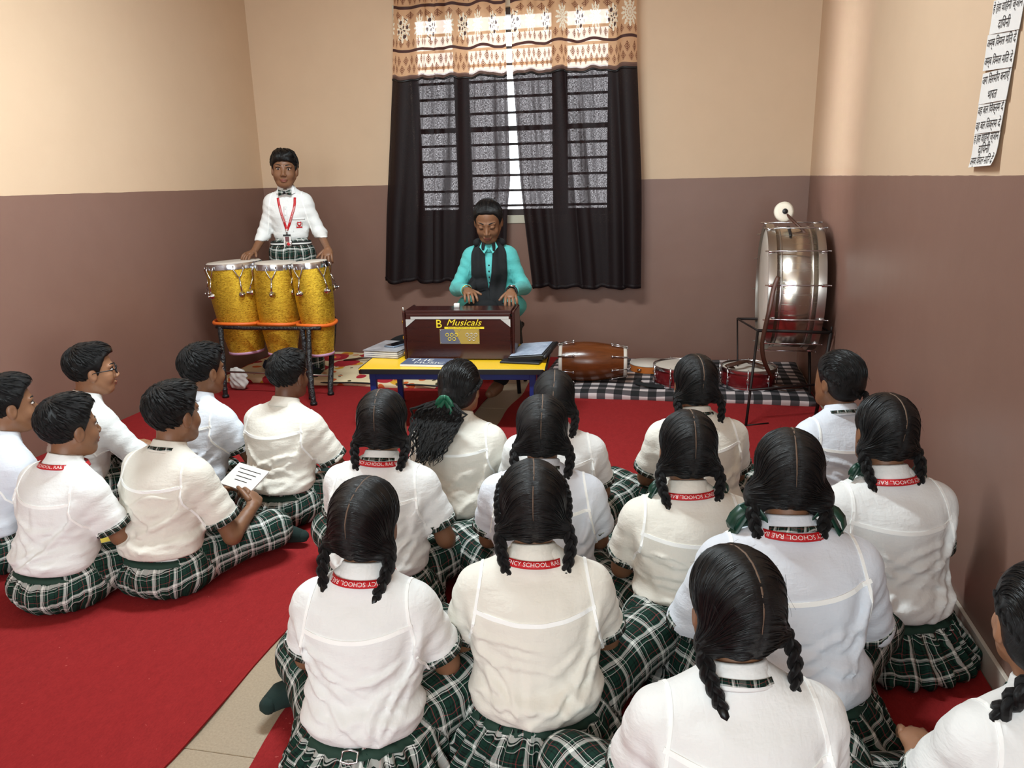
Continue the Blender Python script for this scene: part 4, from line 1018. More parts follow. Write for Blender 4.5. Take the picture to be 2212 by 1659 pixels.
        P_, N_ = front([(.007, .225)]); p0 = P_[0]+v3((0, .006, 0))
        mb = MB(); mb.box(p0+v3((0, 0, .012)), (.012, .005, .040), bev=.001); ch('lanyard_clip', mb, M['chrome'])
        mb = MB(); mb.box(p0+v3((0, .006, -.045)), (.050, .003, .078), bev=.001); card = ch('identity_card', mb, M['paper'], smooth=False)
        mb = MB(); mb.box(p0+v3((0, .0085, -.034)), (.026, .0015, .030)); ch('card_portrait', mb, plain('card_photo', (110, 62, 66), .5), smooth=False).parent = card
        mb = MB(); mb.box(p0+v3((0, .0085, -.010)), (.050, .0015, .012)); ch('card_header', mb, M['black'], smooth=False).parent = card
        # belt and buckle
        P_, N_ = loop_on(c['f_skirt'], (0, 0, .158), (0, 0, 1), .3, 48); N_ = nrm_rows(N_*v3((1, 1, .1))); P_ = P_+N_*.004; mb = MB(); mb.ribbon(P_, N_, .032, .003, closed=True); be = ch('belt', mb, M['belt'])
        mb = MB(); mb.ribbon(P_, N_, .010, .0036, closed=True); ch('belt_stripe', mb, M['white']).parent = be
        bp_ = P_[np.argmax(P_[:, 1])]; bp_ = v3((0, bp_[1]+.004, .158)); mb = MB(); mb.box(bp_, (.044, .008, .036), bev=.002); bu = ch('buckle', mb, M['chrome']); bu.parent = be
        mb = MB(); mb.ball(bp_+v3((0, .005, 0)), (.011, .003, .011), 12); ch('buckle_crest', mb, M['red_ribbon']).parent = be
    person('boy standing behind the golden drums with a tartan bow tie and red lanyard', hp, 0, 158, b, boy=True, hair='short', seed=211, hi=True, res=.0058, long_sleeve=True, ls=.50, collar_trim=False, extra=ex, fringe=.034, tilt=-3, pants=('plaid', 'trousers'), slim=.78, wide=.86, band=False, hsc=1.12, shirt='shirt', skin='skin',
        J=dict(s=s, fl=fl, H=.07, waist=(0, 0, .185), chest=(0, 0, .335), neck=(0, -.002, .505), head=(0, .022, .634), S=.124, sz=.425, sy=0,
               ER=(.185, .005, .215), WR=L((-2.78, 4.76, .915)), D1=(.35, .8, -.12), N1=(0, .1, 1), EL=(-.195, .010, .215), WL=L((-2.245, 4.76, .93)), **{'D-1': (0, .7, -.5), 'N-1': (0, .5, .8)},
               KL=(-.085, .03, -.33), KR=(.085, .03, -.33), AL=(-.095, -.01, -.735), AR=(.095, -.01, -.735),
               foot1=((.095, -.03, -.74), (.095, .02, -.745), (.10, .09, -.75), (.105, .15, -.755)), **{'foot-1': ((-.095, -.03, -.74), (-.095, .02, -.745), (-.10, .09, -.75), (-.105, .15, -.755))}))
def build_teacher():
    s, fl, b = 1.04, -.425, 172; hp = (-1.165, 4.78); ho = (0, .10)
    L = lambda p: tolocal(p, hp, ho, b, s, fl)
    def ex(c):
        fs, ch = c['f_shirt'], c['child']; nk = v3(c['J']['neck'])
        # black scarf: two falls down the front, looped behind the neck
        def fall(x0, x1, z1, name):
            mb = MB(); n = 26; m = 13; G = []
            for i in range(n):
                t = i/(n-1); z = nk[2]+.020-(nk[2]+.020-z1)*t; xc = np.interp(t, [0, .15, .5, 1], [x0*.72, x0, x0*.95+x1*.05, x1]); w_ = np.interp(t, [0, .2, .6, 1], [.028, .042, .050, .052])
                xs = xc+np.linspace(-w_, w_, m); O = np.stack([xs, xs*0+.40, xs*0+z], 1); P_, N_ = shoot(lambda P: smin(fs(P), rcone(P, nk+v3((0, 0, -.02)), nk+v3((0, 0, .05)), .062, .056), .03), O, np.tile((0, -1., 0), (m, 1)), mx=.6)
                y = P_[:, 1]+.010+.006*np.sin(np.linspace(0, 9, m)+t*2); y = np.maximum(y, y.mean()-.02)
                G.append(np.stack([xs, y, xs*0+z+.004*np.sin(np.linspace(0, 7, m))], 1))
            G = np.array(G); B_ = G-v3((0, .006, 0)); mb.grid(G); mb.grid(B_[::-1]); mb.add(np.concatenate([G[-1], B_[-1]]), [(k, k+1, m+k+1, m+k) for k in range(m-1)])
            for j in (0, m-1): mb.add(np.concatenate([G[:, j], B_[:, j]]), [(k, k+1, n+k+1, n+k) for k in range(n-1)])
            return ch(name, mb, M['black_cloth'])
        sc = fall(.066, .040, .10, 'scarf'); fall(-.064, -.022, .12, 'scarf').name = 'scarf.001'
        mb = MB(); mb.tube([nk+v3((.075*math.cos(a), .02-.085*math.sin(a), .012)) for a in np.linspace(-.2, PI+.2, 15)], .024, 10); ch('scarf_loop', mb, M['black_cloth'])
        mb = MB(); mb.ball((.02, .19, .125), (.075, .035, .045), 16); ch('scarf_end', mb, M['black_cloth'])
        # collar opening and buttons
        for sd in (-1, 1):
            mb = MB(); q = [nk+v3((sd*.006, .070, -.020)), nk+v3((sd*.040, .052, .022)), nk+v3((sd*.056, .062, -.012)), nk+v3((sd*.026, .082, -.048))]
            mb.add(q+[p-v3((0, .004, .002)) for p in q], [(0, 1, 2, 3), (7, 6, 5, 4), (0, 4, 5, 1), (1, 5, 6, 2), (2, 6, 7, 3), (3, 7, 4, 0)]); ch('collar_point', mb, M['kurta'], smooth=False)
        for z in (.37, .335, .30, .265):
            P_, N_ = shoot(fs, v3([(0, .4, z)]), v3([(0, -1., 0)]), mx=.6); mb = MB(); mb.ball(P_[0]+N_[0]*.002, (.005, .003, .005), 8); ch('button', mb, M['black'])
        # watch on her left wrist, thin bangle on the right
        for sd, nm in ((-1, 'wristwatch'), (1, 'bangle')):
            E, Wr = [v3(a[2]) for a in c['arms'] if a[0] == sd][0], [v3(a[3]) for a in c['arms'] if a[0] == sd][0]; d = nrm(Wr-E); x, y, z = frame(d); cpt = Wr-d*.030
            mb = MB(); a = np.linspace(0, 2*PI, 18, endpoint=False); mb.tube([cpt+(x*math.cos(t)+y*math.sin(t))*.030 for t in a], .007 if sd < 0 else .003, 8, closed=True)
            wt = ch(nm, mb, M['black'] if sd < 0 else M['gold'])
            if sd < 0: 
                up = nrm(v3((0, .5, .8))-d*(v3((0, .5, .8))@d)); mb = MB(); mb.lathe([(0, 0), (.019, 0), (.020, .004), (.018, .008), (0, .008)], 20, cpt+up*.030, up); ch('watch_case', mb, M['chrome']).parent = wt
                mb = MB(); mb.lathe([(0, .0085), (.015, .0085), (0, .009)], 20, cpt+up*.030, up); ch('watch_dial', mb, M['black']).parent = wt
    person('woman in turquoise tunic and black scarf playing the harmonium with eyes lowered', hp, 0, 174, b, hair='plain', seed=223, face=True, closed=True, hi=True, res=.0060, long_sleeve=True, ls=.86, shirt='kurta', extra=ex, pitch=-24, tilt=0, pants=('black_cloth', 'trousers'), collar_trim=False, band=False, footm='skin', wide=.86, fringe=.068, slim=.84, hsc=1.16,
        J=dict(s=s, fl=fl, hem=.02, H=.09, waist=(0, .0, .17), chest=(0, .045, .335), neck=(0, .060, .490), head=(0, .105, .628), S=.128, sz=.418, sy=.045,
               ER=(.205, .090, .225), WR=L((-1.235, 4.50, .70)), D1=(-.25, .9, -.12), N1=(0, .2, 1), EL=(-.205, .075, .225), WL=L((-.965, 4.46, .70)), **{'D-1': (-.10, .9, -.35), 'N-1': (0, .4, .9)},
               KL=(-.13, .34, .03), KR=(.14, .36, .03), AL=(-.06, .22, -.33), AR=(.20, .34, -.36),
               foot1=((.20, .32, -.365), (.20, .38, -.37), (.205, .45, -.375), (.21, .50, -.38)), **{'foot-1': ((-.05, .20, -.35), (-.04, .25, -.36), (-.02, .31, -.37), (0, .36, -.375))}))
build_drummer(); build_teacher()
# ------------------------------------------------------------------ curtains
def curtain_mats():
    """returns (printed border, dark sheer cloth)"""
    t = NT('dark_brown_sheer_cloth'); x, y, z = t.sep(t.attr())
    wv = t.noise(1.0, t.comb(t.math('MULTIPLY', x, 300.0), t.math('MULTIPLY', y, 70.0), 0.0), 2.0, 0.8); wv2 = t.noise(1.0, t.comb(t.math('MULTIPLY', x, 60.0), t.math('MULTIPLY', y, 300.0), 3.0), 2.0, 0.8)
    k = t.math('MULTIPLY', t.math('ADD', wv, wv2), 0.5); gath = t.math('MULTIPLY', t.math('SUBTRACT', t.noise(1.0, t.comb(t.math('MULTIPLY', x, 13.0), t.math('MULTIPLY', y, 0.5), 7.0), 3.0, 0.6), 0.36, clamp=True), 5.0, clamp=True); gath = t.math('ADD', t.math('MULTIPLY', gath, .8), .2)
    open_ = t.math('MULTIPLY', t.math('MULTIPLY', t.math('SUBTRACT', k, 0.43, clamp=True), 0.75, clamp=True), gath)
    t.set(col=t.mix(k, lin((13, 7, 9)), lin((30, 18, 20))), rough=.62); t.p.inputs['Specular IOR Level'].default_value = .25
    t.bump(k, .4, .002)
    tl = t.n('BsdfTranslucent', {'Color': lin((70, 30, 32))+(1,)}); tr = t.n('BsdfTransparent', {'Color': (.95, .87, .86, 1)})
    m1 = t.n('MixShader', {0: .03, 1: t.p.outputs[0], 2: tl.outputs[0]}); m2 = t.n('MixShader', {0: open_, 1: m1.outputs[0], 2: tr.outputs[0]}); t.t.links.new(m2.outputs[0], t.out.inputs[0]); dark = t.m
    t = NT('peach_printed_cloth'); x, y, z = t.sep(t.attr())
    mt = t.math
    def band(v, a, b): return mt('MULTIPLY', mt('GREATER_THAN', v, a), mt('LESS_THAN', v, b))
    def cell(v, p, off=0.0): return mt('SUBTRACT', mt('FRACT', mt('DIVIDE', mt('ADD', v, off), p)), 0.5)
    def sprig(cx, cy, n, w):          # cx, cy in -0.5..0.5: herringbone leaflets on a stalk
        ax_ = mt('ABSOLUTE', cx); env = mt('MULTIPLY', mt('SUBTRACT', 0.5, mt('ABSOLUTE', mt('ADD', cy, 0.06))), w)
        lf = mt('LESS_THAN', mt('FRACT', mt('SUBTRACT', mt('MULTIPLY', cy, n), mt('MULTIPLY', ax_, n*1.1))), 0.58)
        return mt('MAXIMUM', mt('MULTIPLY', lf, mt('LESS_THAN', ax_, env)), mt('MULTIPLY', mt('LESS_THAN', ax_, 0.035), mt('LESS_THAN', mt('ABSOLUTE', cy), .42)))
    # two rows of sprigs low and high, one row beside the medallions
    def row(z0, z1, per, off):
        cy = mt('SUBTRACT', mt('DIVIDE', mt('SUBTRACT', y, z0), z1-z0), 0.5); return mt('MULTIPLY', sprig(cell(x, per, off), cy, 5.0, 0.78), band(y, z0, z1))
    r = row(2.110, 2.175, .052, 0.0)
    for a in ((2.165, 2.235, .052, .026), (2.285, 2.345, .052, .01), (2.47, 2.525, .104, .02), (2.565, 2.63, .052, .0), (2.63, 2.70, .052, .026)): r = mt('MAXIMUM', r, row(*a))
    # medallions every 0.155 m, lacy: alternately white and white with dark leaves
    mx_ = cell(x, .155, .05); my = mt('DIVIDE', mt('SUBTRACT', y, 2.405), .19)
    rr = mt('SQRT', mt('ADD', mt('POWER', mt('MULTIPLY', mx_, 2.5), 2.0), mt('POWER', mt('MULTIPLY', my, 2.0), 2.0))); th = mt('ARCTAN2', mx_, my)
    pet = mt('ADD', .78, mt('MULTIPLY', mt('COSINE', mt('MULTIPLY', th, 12.0)), .16)); med = mt('LESS_THAN', rr, pet)
    lace = mt('GREATER_THAN', mt('ADD', mt('SINE', mt('MULTIPLY', rr, 30.0)), mt('COSINE', mt('MULTIPLY', th, 12.0))), -.55); med = mt('MULTIPLY', med, lace)
    odd = mt('GREATER_THAN', mt('FRACT', mt('DIVIDE', mt('ADD', x, .05), .31)), .5)
    dk = mt('MULTIPLY', mt('MULTIPLY', mt('GREATER_THAN', mt('MULTIPLY', mt('SINE', mt('MULTIPLY', th, 4.0)), mt('SINE', mt('MULTIPLY', rr, 9.0))), .35), mt('LESS_THAN', rr, .8)), odd)
    lines = mt('MAXIMUM', band(y, 2.253, 2.272), band(y, 2.535, 2.555)); hem = band(y, 2.0, 2.098)
    base = t.mix(t.noise(30.0, t.attr()), lin((205, 160, 122)), lin((222, 178, 138)))
    c = t.mix(r, base, lin((120, 72, 48))); c = t.mix(med, c, lin((246, 236, 214))); c = t.mix(dk, c, lin((80, 56, 52))); c = t.mix(lines, c, lin((74, 46, 42))); c = t.mix(hem, c, lin((128, 96, 84)))
    t.set(col=c, rough=.7)
    tl = t.n('BsdfTranslucent', {'Color': c}); tr = t.n('BsdfTransparent', {'Color': (1, .97, .93, 1)})
    m1 = t.n('MixShader', {0: .42, 1: t.p.outputs[0], 2: tl.outputs[0]})
    op = mt('MULTIPLY', mt('SUBTRACT', 1.0, mt('MAXIMUM', mt('MAXIMUM', r, lines), mt('MULTIPLY', dk, 1.0))), .11); op = mt('ADD', op, mt('MULTIPLY', med, .05))
    m2 = t.n('MixShader', {0: op, 1: m1.outputs[0], 2: tr.outputs[0]}); t.t.links.new(m2.outputs[0], t.out.inputs[0])
    return t.m, dark
def build_curtains():
    top, dark = curtain_mats(); Y0 = YB-.115
    def panel(lab, le, re, zb, folds, seed):
        rg = np.random.RandomState(seed); zt = 2.74; ZV = 2.06
        def gen(z0, z1, nz, dy):
            n = 150; G = []; U = []
            for i in range(nz):
                z = z0+(z1-z0)*i/(nz-1); xl = np.interp(z, [.6, 1.1, 1.35, 2.09, 2.74], le); xr = np.interp(z, [.6, 1.1, 1.35, 2.09, 2.74], re)
                row = []; ur = []
                for j in range(n):
                    u = j/(n-1); y = 0.0; xo = 0.0
                    for (fc, fw, fa, sw) in folds:
                        q = (u-fc-sw*math.sin((zt-z)*1.3+fc*9)*.5)/fw; gq = math.exp(-q*q); y -= fa*gq*(.75+.25*math.sin(z*2+fc*7)); xo += fa*.5*q*gq
                    y += .010*math.sin(u*19+seed+z*.4)+.003*math.sin(u*53+z*.8)
                    lowz = max(0.0, (1.3-z)); y += .012*lowz*math.sin(u*24+seed)
                    wob = .008*math.sin(u*23+seed)+.004*math.sin(u*51) if z < 2.2 else .010*math.sin(u*23+seed)
                    row.append((xl+(xr-xl)*u+xo, Y0+y+dy, z+wob)); ur.append((u*1.18+seed*.03, z, 0))
                G.append(row); U.append(ur)
            return np.array(G), np.array(U)
        G, U = gen(zb, ZV+.03, 64, .004); Gb = G+v3((0, .004, 0)); mb = MB(); mb.grid(G)
        o = mb.build('curtain', dark, fixn=False); set_attr(o.data, U.reshape(-1, 3)); tag(o, lab, 'curtain')
        G, U = gen(ZV, zt, 40, 0); mb = MB(); mb.grid(G); c = mb.build('printed_border', top, o, fixn=False); set_attr(c.data, U.reshape(-1, 3))
        mb = MB(); mb.ribbon(G[0]+v3((0, -.002, .004)), np.tile((0, -1., 0), (150, 1)), .014, .0015, sink=.004); mb.build('border_piping', M['black'], o)
        G2, U2 = gen(zb, zb+.001, 2, 0); mb = MB(); mb.ribbon(G2[0], np.tile((0, -1., 0), (150, 1)), .030, .001, sink=.004); h = mb.build('hem', dark, o, fixn=False); set_attr(h.data, np.repeat(U2[0], 4, axis=0))
    panel('left curtain panel, dark brown sheer cloth under a peach leaf printed border', [-2.235, -2.19, -2.16, -2.075, -2.02], [-1.275, -1.245, -1.215, -1.222, -1.22], .615, [(.10, .05, .05, .02), (.36, .045, .065, .03), (.44, .03, .045, .05), (.62, .04, .02, .02), (.80, .03, .03, .03), (.93, .03, .025, .0)], 2)
    panel('right curtain panel, dark brown sheer cloth under a peach leaf printed border', [-1.06, -1.115, -1.14, -1.178, -1.19], [-.262, -.268, -.275, -.318, -.335], .575, [(.05, .03, .03, .0), (.22, .03, .025, .04), (.38, .05, .055, .01), (.50, .04, .05, .07), (.78, .05, .03, .02), (.93, .05, .05, .0)], 5)
    mb = MB(); mb.cyl((-2.25, Y0+.02, 2.76), (-.12, Y0+.02, 2.76), .013, 14)
    for x in (-2.25, -.12): mb.ball((x, Y0+.02, 2.76), .026, 14)
    rod = tag(mb.build('curtain_rod', M['worn_chrome']), 'steel curtain rod carrying both curtain panels above the window', 'curtain rod')
    for x in (-2.15, -.20):
        mb = MB(); mb.box((x, YB-.047, 2.76), (.025, .094, .03), bev=.003); mb.build('rod_bracket', M['worn_chrome'], rod)
# ------------------------------------------------------------------ golden drums
def glitter():
    t = NT('gold_glitter'); o = t.obj(); f = t.noise(1.0, t.scale(o, (150, 150, 340)), 2.0, .8); v = t.n('TexVoronoi', {'Vector': t.scale(o, (110, 110, 300)), 'Scale': 1.0}).outputs['Color']
    sv = t.sep(v)[0]; k = t.math('ADD', t.math('MULTIPLY', f, .4), t.math('MULTIPLY', sv, .6))
    t.set(col=t.mix(k, lin((168, 120, 14)), lin((255, 218, 74))), metal=.8, rough=t.math('ADD', .26, t.math('MULTIPLY', sv, .25))); t.bump(k, 1.0, .006); return t.m
def conga(lab, top, bot, R, rg_belly, Rb, mat, nl, ph):
    top, bot = v3(top), v3(bot); h = np.linalg.norm(top-bot); ax = (top-bot)/h; zax = Vector((0, 0, 1)).rotation_difference(Vector(ax))
    root = empty('conga_drum', tuple(bot), 0, lab, 'drum', 'golden conga drums on the wrapped stand'); root.rotation_mode = 'QUATERNION'; root.rotation_quaternion = zax
    pr = [(0, 0), (Rb*.93, 0), (Rb, .004)]+[(Rb+(R-Rb)*(1-(1-t)**1.6)*1.0+rg_belly*math.sin(PI*t**1.1)*1.0, h*t) for t in np.linspace(.02, .97, 26)]+[(R*.96, h*.985), (0, h*.985)]
    mb = MB(); mb.lathe(pr, 56); mb.build('shell', mat, root, sharp=SH)
    mb = MB(); mb.lathe([(Rb*.985, -.004), (Rb+.005, -.004), (Rb+.006, .012), (Rb, .014)], 48); mb.build('foot_ring', M['pink_tape'], root)
    mb = MB(); mb.lathe([(R*1.0, h-.045), (R*1.045, h-.044), (R*1.045, h-.016), (R*1.03, h-.006), (R*1.0, h-.008)], 56); mb.build('tension_hoop', M['chrome'], root, sharp=SH)
    mb = MB(); mb.lathe([(0, h+.002), (R*.6, h+.002), (R*.95, h-.001), (R*1.01, h-.010), (R*1.01, h-.03)], 56); mb.build('drum_skin', M['skin_head'], root)
    for i in range(nl):
        a = ph+2*PI*i/nl; c, s_ = math.cos(a), math.sin(a); tn = v3((-s_, c, 0)); rd = v3((c, s_, 0)); rr = R*1.05; zk = h-.205 if R > .15 else h-.19
        rk = R+rg_belly+.018
        mb = MB()
        for sg in (-1, 1): mb.tube([rd*rr+tn*.030*sg+v3((0, 0, h-.018)), rd*(rr+.010)+tn*.030*sg+v3((0, 0, h-.045)), rd*(rr+.008)+tn*.010*sg+v3((0, 0, h-.085)), rd*(rr+.008)+v3((0, 0, h-.10))], .0042, 7)
        mb.tube([rd*(rr+.008)+v3((0, 0, h-.095)), rd*(rk+.004)+v3((0, 0, zk+.02))], .0048, 8); claw = mb.build('tension_hook', M['chrome'], root)
        mb = MB(); mb.lathe([(0, 0), (.020, 0), (.021, .008), (.017, .018), (.011, .022), (.011, .03), (0, .03)], 16, c=rd*(rk-.018)+v3((0, 0, zk)), ax=rd); mb.lathe([(.0, .0), (.010, .0), (.010, .012), (0, .013)], 8, c=rd*(rk+.012)+v3((0, 0, zk)), ax=rd)
        mb.build('lug_cup', M['chrome'], claw)
    return root
def build_congas():
    g = glitter(); M['pink_tape'] = plain('pink_tape', (196, 150, 180), .6); M['skin_head'] = plain('drum_head_skin', (206, 196, 184), .55, bscale=12, var=.08); M['orange'] = plain('orange_tape', (226, 106, 34), .5); M['wrap'] = plain('black_plastic_wrap', (34, 34, 36), .28, bscale=55, bstr=1.0, bdist=.012, var=.4)
    conga('large golden glitter drum, leftmost of the three on the wrapped stand', (-2.878, 4.66, .872), (-2.85, 4.66, .262), .175, .014, .112, g, 6, -1.95)
    conga('middle golden glitter drum of the three on the wrapped stand', (-2.563, 4.64, .868), (-2.573, 4.64, .262), .134, .020, .092, g, 5, -1.3)
    conga('smallest golden glitter drum, rightmost of the three on the wrapped stand', (-2.305, 4.60, .878), (-2.265, 4.60, .268), .112, .018, .070, g, 5, -1.75)
    root = empty('drum_stand', (-2.5, 4.6, 0), 0, 'steel stand wrapped in black film and orange tape under the golden drums', 'drum stand')
    def part(name, pts, r, mat, n=10, closed=False, flat=None):
        mb = MB(); mb.tube([v3(p)-v3((-2.5, 4.6, 0)) for p in pts], r, n, closed=closed, flat=flat); return mb.build(name, mat, root)
    rg = np.random.RandomState(8)
    for (cx, cy, R) in ((-2.862, 4.66, .172), (-2.568, 4.64, .138), (-2.288, 4.60, .116)):
        part('holding_ring', [(cx+(R+.008)*math.cos(a), cy+(R+.008)*math.sin(a), .478+.004*math.sin(a*3)) for a in np.linspace(0, 2*PI, 40, endpoint=False)], .011, M['orange'], closed=True)
    part('front_bar', [(-2.945, 4.480, .462), (-2.745, 4.478, .458), (-2.545, 4.478, .460), (-2.345, 4.474, .463), (-2.205, 4.474, .466)], [.0125, .013, .012, .013, .0125], M['wrap'])
    part('rear_bar', [(-2.995, 4.84, .462), (-2.27, 4.84, .466)], .012, M['wrap'])
    for pts in ([(-2.915, 4.48, .46), (-2.895, 4.44, .30), (-2.885, 4.40, .10), (-2.885, 4.40, .012)], [(-2.285, 4.47, .46), (-2.265, 4.40, .28), (-2.230, 4.33, .10), (-2.215, 4.31, .012)], [(-2.765, 4.84, .46), (-2.765, 4.86, .25), (-2.775, 4.88, .012)], [(-2.275, 4.84, .46), (-2.26, 4.72, .25), (-2.215, 4.56, .05), (-2.21, 4.55, .012)], [(-2.335, 4.48, .46), (-2.315, 4.46, .24), (-2.290, 4.44, .012)]):
        P_ = v3(pts); s_ = np.linspace(0, 1, 22); tt = np.linspace(0, 1, len(P_)); Q = np.stack([np.interp(s_, tt, P_[:, k]) for k in range(3)], 1)
        lg = part('leg', Q, .015+.004*rg.rand(22), M['wrap'], 9)
        mb = MB(); mb.lathe([(0, 0), (.022, 0), (.022, .016), (.014, .020), (0, .02)], 12, c=v3(pts[-1])*v3((1, 1, 0))-v3((-2.5, 4.6, -.006))); mb.build('foot_cap', M['black'], lg)
    part('stretcher_rod', [(-2.975, 4.50, .155), (-2.195, 4.50, .15)], .006, M['worn_chrome'])
# ------------------------------------------------------------------ mats and what lies on them
def gingham():
    t = NT('black_white_gingham'); x, y, z = t.sep(t.attr()); P = .105
    def s(v): return t.math('LESS_THAN', t.math('FRACT', t.math('DIVIDE', v, P)), .5)
    a, b = s(x), s(y); f = t.math('MULTIPLY', t.math('ADD', a, b), .5); r = t.n('ValToRGB', {0: f}); cr = r.color_ramp; cr.interpolation = 'CONSTANT'
    cr.elements[0].color = lin((18, 20, 22))+(1,); cr.elements[1].position = .75; cr.elements[1].color = lin((206, 192, 190))+(1,); e = cr.elements.new(.25); e.color = lin((82, 76, 78))+(1,)
    t.set(col=r.outputs[0], rough=.9); t.bump(t.noise(14.0, t.obj(), 3.0), .4, .008); return t.m
def floral():
    t = NT('floral_print_cloth'); o = t.obj(); wob = t.n('TexNoise', {'Vector': o, 'Scale': 5.0}).outputs['Color']; p = t.n('VectorMath', {0: o, 1: t.scale(wob, (.08, .08, 0))}, operation='ADD').outputs[0]
    def blobs(scale, thr, seed): 
        v = t.n('TexVoronoi', {'Vector': t.n('VectorMath', {0: p, 1: (seed, seed*.7, 0)}, operation='ADD').outputs[0], 'Scale': scale}); return t.math('LESS_THAN', v.outputs['Distance'], thr)
    c = t.mix(blobs(6.0, .30, 2.0), lin((226, 206, 168)), lin((216, 160, 40))); c = t.mix(blobs(9.0, .26, 5.0), c, lin((206, 96, 40))); c = t.mix(blobs(12.0, .16, 9.0), c, lin((70, 62, 34)))
    big = t.n('TexVoronoi', {'Vector': p, 'Scale': 3.4}); c = t.mix(t.math('LESS_THAN', big.outputs['Distance'], .40), c, lin((172, 26, 42))); c = t.mix(t.math('LESS_THAN', big.outputs['Distance'], .20), c, lin((206, 66, 62))); c = t.mix(t.math('LESS_THAN', big.outputs['Distance'], .07), c, lin((226, 180, 60)))
    t.set(col=c, rough=.85); return t.m
def mat_slab(name, x0, x1, y0, y1, z1, mat, lab, drop=.0, seed=1, rag=.006, parent=None, skew=0.0):
    nx, ny = 46, 28; G = []
    for i in range(nx+1):
        row = []
        for j in range(ny+1):
            u, v = i/nx, j/ny; x = x0+(x1-x0)*u+skew*v; y = y0+(y1-y0)*v; 
            y += rag*math.sin(u*17+seed)*(1-v); x += rag*math.sin(v*11+seed)*(u if u > .5 else 0)
            e = min(u*(x1-x0), (1-u)*(x1-x0), v*(y1-y0), (1-v)*(y1-y0)); rd = min(1, e/.03); z = z1*(.80+.20*math.sin(rd*PI/2))+.003*math.sin(u*23+v*9+seed)+.002*math.sin(v*31+u*5)
            row.append((x, y, z))
        G.append(row)
    G = np.array(G); mb = MB(); mb.grid(G); UV = [G.reshape(-1, 3)[:, :2]]
    rim = np.concatenate([G[:-1, 0], G[-1, :-1], G[:0:-1, -1], G[0, :0:-1]]); cen = rim.mean(0); n = len(rim); lev = []
    for k, (f, o) in enumerate(((1, 0), (.75, .008), (.35, .010), (0, .004))):
        q = rim.copy(); d = nrm_rows((q-cen)*v3((1, 1, 0))); q[:, 2] = .0065+(q[:, 2]-.0065)*f; q = q+d*o; lev.append(q)
    L_ = np.array(lev); F = [(a*n+b, (a+1)*n+b, (a+1)*n+(b+1) % n, a*n+(b+1) % n) for a in range(3) for b in range(n)]; mb.add(L_.reshape(-1, 3), F)
    for k in range(4): q = lev[k]; UV.append(np.stack([q[:, 0], rim[:, 1]-(rim[:, 2]-q[:, 2])], 1))
    U = np.concatenate(UV); o = mb.build(name, mat, parent); set_attr(o.data, np.stack([U[:, 0], U[:, 1], U[:, 0]*0], 1))
    if lab: tag(o, lab, 'mat')
    return o
def snare(lab, c, R, h, rz, strap=None):
    root = empty('snare_drum', c, rz, lab, 'drum'); sh = plain('maroon_lacquer_shell', (112, 28, 32), .25, .3, var=.25) if 'maroon_lacquer_shell' not in bpy.data.materials else bpy.data.materials['maroon_lacquer_shell']
    mb = MB(); mb.lathe([(R*.96, .012), (R*.965, .014), (R*.965, h-.014), (R*.96, h-.012)], 48); mb.build('shell', sh, root)
    for z in (.0, h-.020):
        mb = MB(); mb.lathe([(R*.965, z), (R*1.02, z), (R*1.03, z+.010), (R*1.02, z+.022), (R*.98, z+.022), (R*.965, z+.018)], 48, closed=True); mb.build('hoop', M['chrome'], root, sharp=SH)
    mb = MB(); mb.lathe([(0, h-.006), (R*.9, h-.006), (R*.965, h-.010)], 48); mb.build('drum_skin', M['skin_head'], root)
    mb = MB(); mb.lathe([(R*.965, .010), (R*.9, .006), (0, .006)], 48); mb.build('drum_skin', M['skin_head'], root)
    for i in range(8):
        a = 2*PI*i/8+.2; rd = v3((math.cos(a), math.sin(a), 0)); mb = MB(); mb.cyl(rd*R*1.035+v3((0, 0, .004)), rd*R*1.035+v3((0, 0, h+.010)), .0035, 8); mb.box(rd*R*1.0+v3((0, 0, h/2)), (.016, .016, .036), rz=a, bev=.003); mb.build('tension_rod', M['chrome'], root)
    return root
def strap_obj(name, pts, w_, mat, lab, cat='strap', parent=None, up=(0, 0, 1), th=.0035):
    P_ = v3(pts); n = 40; tt = np.linspace(0, 1, len(P_)); s_ = np.linspace(0, 1, n); Q = np.stack([np.interp(s_, tt, P_[:, k]) for k in range(3)], 1)
    for _ in range(8): Q[1:-1] = (Q[:-2]+Q[2:]+2*Q[1:-1])/4
    N = np.tile(v3(up), (n, 1)); T = np.gradient(Q, axis=0); T = nrm_rows(T); N = nrm_rows(N-T*np.sum(N*T, 1)[:, None]+1e-6); mb = MB(); mb.ribbon(Q, N, w_, th, sink=0); o = mb.build(name, mat, parent)
    if lab: tag(o, lab, cat)
    return o
